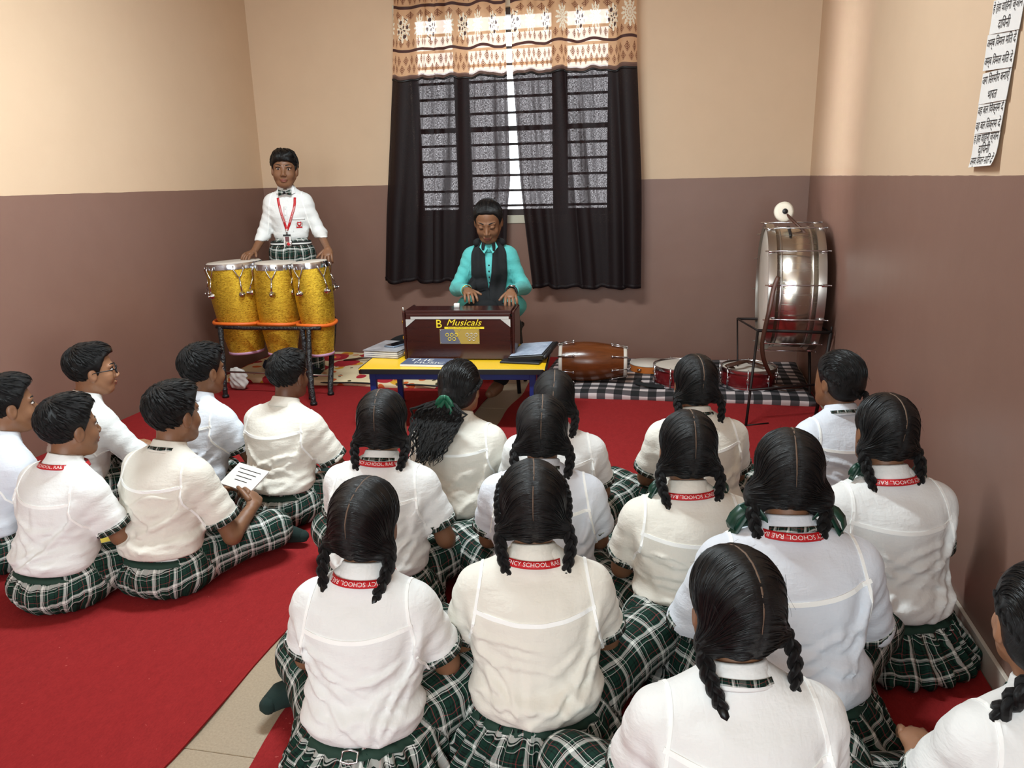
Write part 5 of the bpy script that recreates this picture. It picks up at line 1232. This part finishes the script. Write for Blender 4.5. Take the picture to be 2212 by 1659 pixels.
def build_mats():
    g = gingham(); f = floral(); leather = plain('brown_leather', (66, 38, 26), .45, bscale=80)
    M['leather'] = leather
    mat_slab('padded_mat', -.89, .815, 4.68, 5.66, .055, g, 'black and white checked padded mat along the back wall', skew=.03)
    fm = mat_slab('floral_mat', -3.16, -1.50, 4.78, 5.66, .046, f, 'cream mat printed with red and yellow flowers behind the golden drums', seed=4, rag=.012)
    mb = MB()
    mb.tube([(x, 4.772+.004*math.sin(x*9), .030+.003*math.sin(x*14)) for x in np.linspace(-2.45, -1.52, 24)], .006, 8); mb.build('piping', M['black'], fm)
    # dholak
    root = empty('dholak_drum', (-.525, 4.93, .058), math.radians(6), 'brown wooden barrel drum lying on its side on the checked mat', 'drum')
    wood = NT('varnished_brown_wood'); o = wood.obj(); k = wood.noise(1.0, wood.scale(o, (6, 60, 60)), 4.0, .7); wood.set(col=wood.mix(k, lin((66, 32, 14)), lin((124, 66, 30))), rough=.22); wood.bump(k, .3, .003)
    Rl, Rr, Rm, L = .112, .092, .130, .42; zc = .130
    pr = []
    for t in np.linspace(0, 1, 22):
        r = np.interp(t, [0, 1], [Rl, Rr])+(Rm-(Rl+Rr)/2)*math.sin(PI*t**.9)*.95; pr.append((r, t*L-L/2))
    mb = MB(); mb.lathe([(0, -L/2)]+pr+[(0, L/2)], 44, c=(0, 0, zc), ax=(1, 0, 0)); mb.build('barrel_shell', wood.m, root, sharp=SH)
    for sx, R in ((-1, Rl), (1, Rr)):
        mb = MB(); mb.lathe([(0, sx*(L/2+.010)), (R*1.0, sx*(L/2+.010)), (R*1.045, sx*(L/2+.004)), (R*1.05, sx*(L/2-.012)), (R*1.0, sx*(L/2-.014))], 44, c=(0, 0, zc), ax=(1, 0, 0)); mb.build('drum_skin', M['skin_head'], root)
        for i in range(8):
            a = 2*PI*i/8+.3; rd = v3((0, math.cos(a), math.sin(a))); mb = MB(); x0 = sx*(L/2+.012); x1 = sx*(L/2-.085); c_ = v3((0, 0, zc))
            mb.cyl(c_+rd*R*1.10+v3((x0, 0, 0)), c_+rd*(R*1.10+.016)+v3((x1, 0, 0)), .0035, 8); mb.tube([c_+rd*R*1.02+v3((x0+sx*.002, 0, 0)), c_+rd*R*1.12+v3((x0, 0, 0))], .0045, 7); mb.ball(c_+rd*(R*1.10+.016)+v3((x1, 0, 0)), .009, 8); mb.build('tension_hook', M['chrome'], root)
    snare('chrome and maroon snare drum on the checked mat, left of the two snares', (.045, 4.93, .060), .178, .125, .2)
    s2 = snare('chrome and maroon snare drum with leather strap, right of the two snares', (.455, 4.93, .060), .168, .125, .5)
    strap_obj('leather_strap', [(.36, 4.86, .19), (.30, 4.80, .205), (.40, 4.84, .225), (.44, 4.92, .215), (.50, 4.90, .20), (.54, 4.86, .196)], .030, leather, 'brown leather sling draped over the right snare drum skin', up=(0, -.5, .8))
    strap_obj('leather_strap', [(.59, 4.86, .085), (.66, 4.82, .080), (.74, 4.85, .078), (.78, 4.90, .078)], .034, leather, 'brown leather sling lying on the mat right of the snares', up=(0, -.5, .8))
    strap_obj('leather_strap', [(-.22, 4.95, .072), (-.24, 4.86, .070), (-.16, 4.80, .070), (-.06, 4.78, .070)], .030, M['black_cloth'], 'dark sling lying on the mat between the barrel drum and snares', up=(0, -.5, .8))
    # tambourine
    root = empty('tambourine', (-.17, 5.28, .060), .3, 'tambourine with white skin and orange wooden rim beside the snare drums', 'tambourine'); R = .135
    mb = MB(); mb.lathe([(R*.95, 0), (R, 0), (R, .048), (R*.95, .048)], 44, closed=True); mb.build('rim', plain('orange_wood_rim', (190, 104, 40), .4, var=.3), root, sharp=SH)
    mb = MB(); mb.lathe([(0, .050), (R*1.0, .050), (R*1.01, .044)], 44); mb.build('skin', M['skin_head'], root)
    for i in range(8):
        a = 2*PI*i/8; mb = MB()
        for q in (-.004, .004): mb.lathe([(0, q), (.017, q), (.012, q+.002), (0, q+.003)], 14, c=(math.cos(a)*R*1.0, math.sin(a)*R*1.0, .024), ax=(0, 0, 1))
        mb.build('jingle', M['chrome'], root)
    # beater on the floral mat
    def beater(lab, c, a, head_r, ax_, sl, zd=0.0, disc=False):
        root = empty('drum_beater', c, 0, lab, 'drum beater'); mb = MB()
        if disc: mb.lathe([(0, -.018), (head_r*.7, -.018), (head_r, -.010), (head_r, .010), (head_r*.7, .018), (0, .018)], 28, ax=ax_)
        else: mb.ball((0, 0, 0), head_r, 18)
        mb.build('felt_head', plain('ivory_felt', (222, 214, 196), .95, bscale=50), root); d = nrm(v3(sl)); mb = MB(); mb.tube([d*head_r*(.3 if disc else .8), d*.30], [.009, .0075], 10); mb.build('stick', M['leather'], root)
        mb = MB(); mb.lathe([(0, -.004), (.017, -.004), (.015, .006), (0, .008)], 14, c=nrm(ax_)*.018, ax=ax_) if disc else mb.ball((0, 0, 0), .001, 6)
        if disc: mb.build('hub', M['black'], root)
        return root
    beater('white headed drum beater lying on the flowered mat near the black bag', (-2.17, 5.40, .082), 0, .032, (0, 0, 1), (-.95, -.25, -.10))
    beater('round ivory beater resting on top of the big bass drum', (.590, 4.80, 1.135), 0, .056, (.25, -.95, .15), (.55, -.30, -.55), disc=True)
    # navy cloth and white cloth heaps under the stand
    def heap(name, c, rx, ry, rz_, mat, lab, seed):
        def fh(P): 
            q = P-v3(c); d = ell(q, (0, 0, 0), (rx, ry, rz_)); d = smin(d, ell(q, (rx*.5, -ry*.2, -.01), (rx*.6, ry*.7, rz_*.7)), .04)
            w_ = sines(q, 45, seed, 6); return smax(d+.026*np.abs(w_)+.010*np.abs(sines(q, 110, seed+1, 5))+.010*np.abs(np.sin(q[:, 0]*70+q[:, 2]*22+2*np.sin(q[:, 2]*30))), .008-P[:, 2], .01)
        V, F = mesh_sdf(fh, axis(c[0]-rx*1.4, c[0]+rx*1.5, .01), axis(c[1]-ry*1.4, c[1]+ry*1.4, .01), axis(0, c[2]+rz_*1.4, .01)); return tag(quad_obj(name, V, F, mat), lab, 'cloth')
    heap('cloth_heap', (-2.72, 5.02, .085), .24, .13, .085, plain('navy_cloth', (28, 30, 48), .9, bscale=30), 'crumpled navy cloth heaped on the floor behind the drum stand', 3)
    heap('cloth_rag', (-2.91, 4.60, .085), .075, .035, .10, plain('off_white_cloth', (200, 194, 188), .9, bscale=30), 'white crumpled rag hanging under the leftmost golden drum', 8)
    # black instrument bag
    def fb(P):
        q = P-v3((-1.93, 5.36, .13)); d = ell(q, (0, 0, 0), (.20, .16, .13)); d = smin(d, ell(q, (.1, 0, -.03), (.19, .15, .10)), .05); return smax(d+.005*sines(q, 30, 4, 5), .045-P[:, 2], .02)
    V, F = mesh_sdf(fb, axis(-2.2, -1.58, .009), axis(5.15, 5.56, .009), axis(.02, .32, .009)); bag = tag(quad_obj('instrument_bag', V, F, M['black_cloth']), 'black soft bag on the flowered mat behind the harmonium', 'bag')
    P_, N_ = shoot(fb, np.stack([np.linspace(-2.09, -1.70, 24), np.full(24, 5.1), .17+.05*np.sin(np.linspace(.3, 2.9, 24))], 1), np.tile((0, 1., 0), (24, 1)), mx=.5); mb = MB(); mb.ribbon(P_, N_, .010, .002); mb.build('zip', plain('zip_tape', (40, 40, 42), .4), bag)
    mb = MB(); c_, n_ = shoot(fb, v3([(-1.80, 5.0, .185)]), v3([(0, 1., 0)]), mx=.6); tv, tf = text_mesh('music', .045); mb.add(np.stack([tv[:, 0]+c_[0][0], tv[:, 0]*0+c_[0][1]-.004, tv[:, 1]+c_[0][2]], 1), tf); mb.build('bag_print', plain('mustard_print', (150, 120, 40), .6), bag, smooth=False)
# ------------------------------------------------------------------ bass drum on its iron stand
def build_bass():
    cx, cy, cz, R, W = .650, 4.86, .690, .365, .255
    st_ = NT('polished_steel_shell'); o = st_.obj(); k = st_.noise(1.0, st_.scale(o, (4, 60, 60)), 3.0); st_.set(col=lin((196, 188, 176)), metal=1.0, rough=st_.math('ADD', .20, st_.math('MULTIPLY', k, .12)))
    root = empty('bass_drum', (cx, cy, cz), 0, 'big steel shelled bass drum on an iron stand in the right corner', 'drum')
    mb = MB(); mb.lathe([(R*.975, -W/2), (R*.975, W/2)], 72, ax=(1, 0, 0)); sh = mb.build('shell', st_.m, root)
    for x in (-.085, .085): 
        mb = MB(); mb.lathe([(R*.975, x-.006), (R*.985, x-.004), (R*.985, x+.004), (R*.975, x+.006)], 72, ax=(1, 0, 0)); mb.build('shell_bead', M['worn_chrome'], root)
    for sg in (-1, 1):
        x = sg*(W/2+.004); mb = MB(); mb.lathe([(R*.975, x-.022), (R*1.02, x-.022), (R*1.025, x), (R*1.02, x+.022), (R*.975, x+.022)], 72, ax=(1, 0, 0), closed=True); mb.build('hoop', M['worn_chrome'], root, sharp=SH)
        mb = MB(); xx = sg*(W/2+.012); mb.lathe([(R*.99, xx-sg*.02), (R*.96, xx), (R*.6, xx+sg*.002), (0, xx+sg*.002)], 72, ax=(1, 0, 0)); mb.build('drum_skin', M['skin_head'], root)
    for i in range(12):
        a = 2*PI*i/12+.16; rd = v3((0, -math.cos(a), math.sin(a))); r = R*1.045
        mb = MB(); mb.cyl(rd*r+v3((-W/2-.045, 0, 0)), rd*r+v3((W/2+.050, 0, 0)), .0042, 8)
        for sg in (-1, 1): mb.box(rd*(r-.006)+v3((sg*(W/2+.012), 0, 0)), (.030, .016, .016), bev=.003, M=rotx(a)); 
        mb.tube([rd*r+v3((W/2+.045, -.014, 0)), rd*r+v3((W/2+.045, .014, 0))], .004, 7); rod = mb.build('tension_rod', M['chrome'], root)
    mb = MB(); P_ = [(-.03, -R*math.cos(a), R*math.sin(a)) for a in np.linspace(1.05, 1.42, 10)]; mb.ribbon([(p[0], p[1]*1.0, p[2]) for p in P_], [nrm((0, p[1], p[2])) for p in P_], .016, .002); mb.build('sticker_strip', M['black'], root)
    strap_obj('leather_strap', [(.545, 4.475, .80), (.52, 4.46, .74), (.515, 4.45, .68), (.50, 4.44, .60), (.485, 4.45, .50), (.475, 4.46, .42), (.49, 4.47, .33), (.53, 4.50, .25), (.56, 4.53, .21)], .024, M['leather'], 'long brown leather sling hanging from the front of the bass drum', up=(-.3, -.95, 0))
    iron = plain('rusty_black_iron', (38, 30, 28), .55, .5, bscale=60, var=.3)
    root = empty('iron_stand', (.62, 4.62, 0), 0, 'thin black iron folding stand carrying the bass drum', 'stand'); off = v3((.62, 4.62, 0))
    def bar(name, pts, r=.0075): mb = MB(); mb.tube([v3(p)-off for p in pts], r, 8); return mb.build(name, iron, root)
    FL, FR = (.395, 4.24, .008), (.795, 4.47, .008); TL, TR = (.455, 4.50, .492), (.845, 4.50, .486); RL, RR = (.385, 5.10, .452), (.825, 5.12, .452); BL, BR = (.36, 5.20, .062), (.80, 5.05, .062)
    bar('leg', [FL, TL]); bar('leg', [FR, TR], .010); bar('leg', [RL, (.39, 4.86, .062)], .005); bar('leg', [RR, (.80, 4.75, .062)], .009)
    bar('top_bar', [TL, (.65, 4.50, .490), TR], .009); bar('top_bar', [RL, RR], .008); bar('side_bar', [TL, RL], .006); bar('side_bar', [TR, RR], .006)
    bar('foot_bar', [FL, (.52, 4.30, .008)], .005); bar('cross_bar', [(.41, 4.32, .19), (.80, 4.49, .19)], .007)
    bar('upright_tip', [TR, (TR[0]+.002, TR[1], TR[2]+.035)], .006)
# ------------------------------------------------------------------ table, harmonium, things on it
def build_table():
    TZ = .37; yel = plain('yellow_laminate', (236, 190, 34), .28, bscale=30, bstr=.05); blue = plain('blue_enamel', (24, 44, 112), .35); 
    ang = math.radians(6.0); root = empty('low_table', (-1.215, 4.21, 0), ang, 'low yellow topped table with black edge and blue steel legs', 'table')
    W, D = 1.03, .66
    mb = MB(); mb.box((0, 0, TZ-.004), (W-.012, D-.012, .008), bev=.002); mb.build('tabletop', yel, root, smooth=False)
    mb = MB()
    def rr(w_, d, r=.03, n=6):
        P_ = []
        for cx_, cy_, a0 in ((w_/2-r, d/2-r, 0), (-w_/2+r, d/2-r, PI/2), (-w_/2+r, -d/2+r, PI), (w_/2-r, -d/2+r, 1.5*PI)):
            for k in range(n+1): a = a0+PI/2*k/n; P_.append((cx_+r*math.cos(a), cy_+r*math.sin(a)))
        return P_
    q = rr(W, D); n = len(q); V_ = [(a, b, TZ-.001) for a, b in q]+[(a, b, TZ-.028) for a, b in q]; mb.add(V_, [tuple(range(n, 2*n))[::-1]]+[(i, (i+1) % n, n+(i+1) % n, n+i) for i in range(n)]); q2 = rr(W-.016, D-.016, .026); mb.add([(a, b, TZ-.001) for a, b in q]+[(a, b, TZ-.001) for a, b in q2], [(i, (i+1) % n, n+(i+1) % n, n+i) for i in range(n)]); mb.add([(a, b, TZ-.010) for a, b in q2], [tuple(range(n))])
    mb.build('edge_band', M['black'], root, smooth=False)
    for y in (-D/2+.045, D/2-.045): mb = MB(); mb.box((0, y, TZ-.048), (W-.11, .028, .036), bev=.003); mb.build('apron', blue, root, smooth=False)
    for x in (-W/2+.075, W/2-.075): mb = MB(); mb.box((x, 0, TZ-.048), (.028, D-.11, .036), bev=.003); mb.build('apron', blue, root, smooth=False)
    for x in (-W/2+.075, W/2-.075):
        for y in (-D/2+.045, D/2-.045): mb = MB(); mb.box((x, y, (TZ-.03)/2+.004), (.034, .034, TZ-.038), bev=.003); lg = mb.build('leg', blue, root, smooth=False); mb = MB(); mb.box((x, y, .012), (.040, .040, .012), bev=.002); mb.build('foot_cap', M['black'], lg, smooth=False)
    # stool behind the table
    root = empty('stool', (-1.17, 4.88, 0), math.radians(4), 'black steel stool under the seated woman behind the table', 'stool')
    mb = MB(); mb.box((0, 0, .405), (.36, .34, .035), bev=.01); mb.build('seat', M['black_cloth'], root)
    for sx in (-1, 1):
        for sy in (-1, 1): mb = MB(); mb.tube([(sx*.15, sy*.13, .39), (sx*.18, sy*.16, .008)], .013, 10); mb.build('leg', M['black_metal'], root)
    mb = MB(); mb.tube([(-.17, -.15, .12), (.17, -.15, .12)], .009, 8); mb.build('stretcher', M['black_metal'], root); mb = MB(); mb.tube([(-.17, .15, .12), (.17, .15, .12)], .009, 8); mb.build('stretcher', M['black_metal'], root)
    # a black folding support in front of it: its leg stands on the bare tiles
    # harmonium
    mah = NT('dark_mahogany'); o = mah.obj(); k = mah.noise(1.0, mah.scale(o, (5, 40, 40)), 4.0, .65); mah.set(col=mah.mix(k, lin((34, 14, 14)), lin((66, 26, 20))), rough=.20); mah.bump(k, .12, .002)
    HX, HY, HZ = -1.205, 4.245, TZ+.002; root = empty('harmonium', (HX, HY, HZ), math.radians(5), 'dark wooden harmonium with silver trim and yellow lettering on the table', 'harmonium')
    W, D, H = .605, .26, .262
    mb = MB(); mb.box((0, 0, H/2-.01), (W, D, H-.02), bev=.004); mb.build('case', mah.m, root, smooth=False)
    mb = MB(); mb.box((0, -D/2-.006, H/2+.002), (W-.012, .012, H-.004), bev=.003); bk = mb.build('front_panel', mah.m, root, smooth=False)
    mb = MB(); mb.box((.01, -D/2-.0135, H-.022), (W-.05, .004, .014)); mb.build('silver_strip', M['worn_silver'], root, smooth=False)
    mb = MB(); mb.box((0, -.045, H+.006), (W, .17, .022), bev=.004); mb.build('lid', mah.m, root, smooth=False)
    for sx in (-1, 1): mb = MB(); y_ = -D/2-.0145; x = sx*(W/2-.006); mb.add([(x, y_, H-.030), (x-sx*.055, y_, H-.030), (x, y_, H-.075)], [(0, 1, 2)]); mb.build('corner_plate', M['worn_silver'], root, smooth=False)
    for sx in (-1, 1):
        mb = MB(); mb.box((sx*(W/2+.008), 0, H/2), (.016, D, H+.02), bev=.004); mb.build('side_panel', mah.m, root, smooth=False)
    for z in (.03, .12, .21):
        mb = MB(); mb.lathe([(0, 0), (.010, 0), (.010, .010), (0, .013)], 12, c=(-W/2-.016, -D/2+.03, z), ax=(-1, 0, 0)); mb.build('brass_stud', M['gold'], root)
    mb = MB(); mb.tube([(-W/2-.010, -D/2+.01, H+.0), (-W/2-.012, -D/2+.01, H+.035)], .006, 8); mb.build('lid_catch', M['worn_chrome'], root)
    mb = MB(); mb.box((-.025, -.02, H+.028), (.032, .022, .026), bev=.003); mb.build('latch_block', M['white'], root)
    # keyboard on the player's side
    for i in range(25):
        x = -W/2+.035+i*.0223; mb = MB(); mb.box((x, D/2-.050, H-.014), (.0212, .115, .018), bev=.002); mb.build('key', M['ivory'], root, smooth=False)
        if i % 7 in (0, 1, 3, 4, 5) and i < 24: mb = MB(); mb.box((x+.011, D/2-.070, H-.001), (.012, .07, .014), bev=.002); mb.build('sharp_key', M['black'], root, smooth=False)
    yl = plain('yellow_lettering', (232, 206, 40), .4); y_ = -D/2-.0132
    def put(txt, size, x, z, mat, shear=0, sx=1.0, name='lettering'):
        tv, tf = text_mesh(txt, size, shear); mb = MB(); mb.add(np.stack([tv[:, 0]*sx+x, tv[:, 0]*0+y_-.0006, tv[:, 1]+z], 1), tf); o = mb.build(name, mat, root, fixn=False, smooth=False); return o
    put('B', .066, -.108, H-.058, yl, sx=1.0); put('Musicals', .050, .032, H-.050, yl, .35, 1.18)
    mb = MB(); mb.box((.036, y_-.0003, H-.079), (.225, .001, .012)); mb.build('address_line', yl, root, smooth=False)
    tv, tf = text_mesh('MUSICAL INSTRUMENTS MAKER AND REPAIRS', .0088); mb = MB(); mb.add(np.stack([tv[:, 0]+.036, tv[:, 0]*0+y_-.0012, tv[:, 1]+H-.079], 1), tf); mb.build('small_print', mah.m, root, fixn=False, smooth=False)
    mb = MB(); mb.box((.008, y_-.0003, H-.128), (.225, .001, .084)); pl_ = mb.build('label_plate', plain('tan_plate', (178, 152, 76), .35, .3), root, smooth=False)
    mb = MB(); z0, z1 = H-.169, H-.087; mb.add([(-.103, y_-.0012, z0), (.015, y_-.0012, z0), (-.025, y_-.0012, z1), (-.103, y_-.0012, z1)], [(0, 1, 2, 3)]); mb.build('grey_field', plain('slate_field', (104, 106, 124), .35, .3), root, smooth=False)
    for cx_, cz_ in [(-.062+.026*i, H-.118) for i in range(3)]+[(-.049+.026*i, H-.142) for i in range(2)]+[(.052+.024*i, H-.118) for i in range(3)]+[(.064+.024*i, H-.142) for i in range(2)]:
        mb = MB(); mb.tube([(cx_+.009*math.cos(a), y_-.002, cz_+.009*math.sin(a)) for a in np.linspace(0, 2*PI, 14, endpoint=False)], .0016, 5, closed=True); mb.build('sound_ring', yl if cx_ < 0.03 else M['worn_silver'], root)
    for cx_ in (-.098, 0.008, .114):
        for cz_ in (H-.092, H-.164): mb = MB(); mb.ball((cx_, y_-.002, cz_), .003, 6); mb.build('plate_screw', M['chrome'], root)
    # papers, telephone, magazine, file
    R6 = math.radians(6)
    grey = NT('smoky_plastic_cover'); nz = grey.noise(14.0, grey.obj(), 4.0); grey.set(col=grey.mix(nz, lin((70, 72, 84)), lin((206, 204, 206))), rough=.22)
    root = empty('paper_stack', (-1.648, 4.24, TZ+.001), math.radians(-6), 'stack of papers in a glossy grey plastic cover under the telephone', 'papers')
    for i in range(7): mb = MB(); mb.box((rgd(i)*.004, rgd(i+9)*.004, .003+i*.0055), (.215, .285, .0045), bev=.001, rz=rgd(i+4)*.02); mb.build('sheet_bundle', M['paper'] if i % 2 else grey.m, root, smooth=False)
    mb = MB(); mb.box((0, 0, .0415), (.222, .292, .003), bev=.001); mb.build('plastic_cover', grey.m, root, smooth=False)
    root = empty('telephone', (-1.615, 4.265, TZ+.045), math.radians(-22), 'black screened smartphone lying on the paper stack at the left of the table', 'phone')
    mb = MB(); mb.box((0, 0, .0045), (.078, .160, .009), bev=.003); mb.build('body', plain('silver_blue_body', (150, 168, 190), .3, .6), root); mb = MB(); mb.box((0, 0, .0093), (.070, .150, .0008)); mb.build('screen', plain('dark_glass', (14, 16, 20), .06), root, smooth=False)
    root = empty('magazine', (-1.335, 3.995, TZ+.001), math.radians(2), 'printed magazine with large white letters in front of the harmonium', 'magazine')
    mb = MB(); mb.box((0, 0, .006), (.29, .155, .012), bev=.001); mb.build('pages', M['paper'], root, smooth=False)
    mb = MB(); mb.box((0, 0, .0128), (.288, .153, .0012)); cv = mb.build('cover', plain('blue_grey_cover', (92, 102, 128), .3), root, smooth=False)
    for w_, x, y, sz in (('THE', -.05, .025, .075), ('MUSIC', .01, -.035, .06)): tv, tf = text_mesh(w_, sz); mb = MB(); mb.add(np.stack([tv[:, 0]+x, tv[:, 1]+y, tv[:, 0]*0+.0140], 1), tf); mb.build('title_lettering', M['white'], cv, fixn=False, smooth=False)
    root = empty('ring_file', (-.80, 4.235, TZ+.001), math.radians(-4), 'open black ring file with a glossy plastic pocket at the right of the table', 'file')
    mb = MB(); mb.box((-.02, -.03, .005), (.225, .33, .010), bev=.002); mb.build('back_cover', M['black'], root, smooth=False)
    mb = MB(); mb.box((0.005, -.0, .028), (.205, .30, .030), bev=.003, M=roty(-.10) @ rotx(.05)); mb.build('page_block', M['black'], root, smooth=False)
    gp = NT('clear_glossy_pocket'); nz = gp.noise(16.0, gp.obj(), 5.0, .7); gp.set(col=gp.mix(nz, lin((120, 134, 158)), lin((206, 216, 232))), rough=.12); gp.bump(nz, .5, .01)
    mb = MB(); mb.box((0.0, 0.0, .046), (.185, .275, .003), bev=.001, M=roty(-.10) @ rotx(.05)); mb.build('plastic_pocket', gp.m, root, smooth=False)
    mb = MB(); mb.tube([(.110, -.15, .03), (.112, .15, .05)], .012, 10); mb.build('spine', M['black_metal'], root)
def rgd(i): return math.sin(i*12.9898)*1.0
M['worn_silver'] = plain('worn_silver_strip', (190, 188, 186), .4, .3, bscale=60, var=.2); M['ivory'] = plain('ivory_key', (222, 214, 198), .3)
# ------------------------------------------------------------------ song sheets on the right wall
def build_sheets():
    # i-matras are typed before their consonant: the text object does no reordering
    lines = ['हे हंस वािहनी ज्ञान', 'दाियनी', 'अम्ब िवमल मित दे', 'अम्ब िवमल मित दे', 'जग िसरमौर बनाएँ', 'भारत', 'वह बल िवक्रम दे', 'वह बल िवक्रम दे', 'हे हंस वािहनी ज्ञान', 'दाियनी', 'अम्ब िवमल मित दे']
    ink = plain('black_ink', (30, 26, 28), .7)
    specs = [(2.560, 1.805, 1.715, .225, -.022, 0, 2), (2.570, 1.718, 1.620, .225, -.016, 2, 4), (2.572, 1.618, 1.532, .215, -.004, 4, 6), (2.576, 1.536, 1.450, .205, .0, 6, 8), (2.578, 1.452, 1.356, .200, .004, 8, 11)]
    for i, (yc, zt, zb, w_, sk, a, b) in enumerate(specs):
        nm = ['topmost', 'second from the top', 'middle', 'fourth from the top', 'lowest'][i]
        mb = MB(); G = []; n = 9
        for k in range(n):
            t = k/(n-1); z = zt+(zb-zt)*t; G.append([(XR-.004-.0015*i-.004*math.sin(u*2.6)*t-(.012*(t**4)*(.5+.5*u) if i == 4 else .002*t*t), yc+w_/2-w_*u, z+sk*(u-.5)*1.0) for u in np.linspace(0, 1, 9)])
        G = np.array(G); mb.grid(G); mb.grid((G+v3((.0012, 0, 0)))[::-1]); o = tag(mb.build('song_sheet', M['paper'], smooth=True), '%s of the white song sheets taped to the right wall' % nm, 'paper sheet', 'song sheets on the right wall')
        L = lines[a:b]
        for j, tx in enumerate(L):
            tv, tf = text_mesh(tx, .033 if len(tx) > 8 else .036); mw = max(1e-6, tv[:, 0].max()-tv[:, 0].min()); k = min(1, w_*.94/mw); u = .5+tv[:, 0]*k/w_; vz = (j+.5)/len(L); t = np.clip(vz-tv[:, 1]/(zt-zb), 0, 1)
            z = zt+(zb-zt)*t+sk*(u-.5); x = XR-.004-.0015*i-.004*np.sin(u*2.6)*t-(.012*(t**4)*(.5+.5*u) if i == 4 else .002*t*t)-.0012
            mb = MB(); mb.add(np.stack([x, yc+w_/2-w_*u, z], 1), tf); mb.build('handwritten_line' if 0 else 'printed_line', ink, o, fixn=False, smooth=False)
# ------------------------------------------------------------------ books in the pupils' hands
def book(name, lab, c, sz, rot, cov, pages=True, cat='book', lines=False):
    root = bpy.data.objects.new(name, None); C.objects.link(root); root.location = c; root.rotation_euler = [math.radians(a) for a in rot]; tag(root, lab, cat); root.empty_display_size = .1
    mb = MB(); mb.box((0, 0, 0), (sz[0]*.985, sz[1]*.985, sz[2]*.8), bev=.001); mb.build('pages', M['paper'], root, smooth=False)
    for z in (-1, 1): mb = MB(); mb.box((0, 0, z*sz[2]*.45), (sz[0], sz[1], sz[2]*.1), bev=.0005); mb.build('cover', cov, root, smooth=False)
    if lines:
        for k in range(4): mb = MB(); mb.box((0.0, sz[1]*(.3-.16*k), sz[2]*.5+.0006), (sz[0]*(.7-.1*k), .003, .0006)); mb.build('written_line', M['black'], root, smooth=False)
    return root
def build_books():
    book('notebook', 'open white notebook held in both hands of the nearest boy', (-1.585, 2.475, .278), (.150, .115, .007), (24, 6, -14), M['paper'], lines=True, cat='notebook')
    book('folder', 'yellow folder at the side of the boy with the red lanyard', (-1.90, 2.20, .150), (.16, .22, .016), (8, 4, -20), plain('yellow_card', (238, 208, 84), .5), cat='folder')
    book('exercise_book', 'brownish exercise book on the lap of the boy behind', (-1.66, 2.93, .19), (.20, .15, .014), (6, 12, -14), plain('dusty_brown_cover', (140, 110, 100), .6))
build_curtains(); build_congas(); build_mats(); build_bass(); build_table(); build_sheets(); build_books()
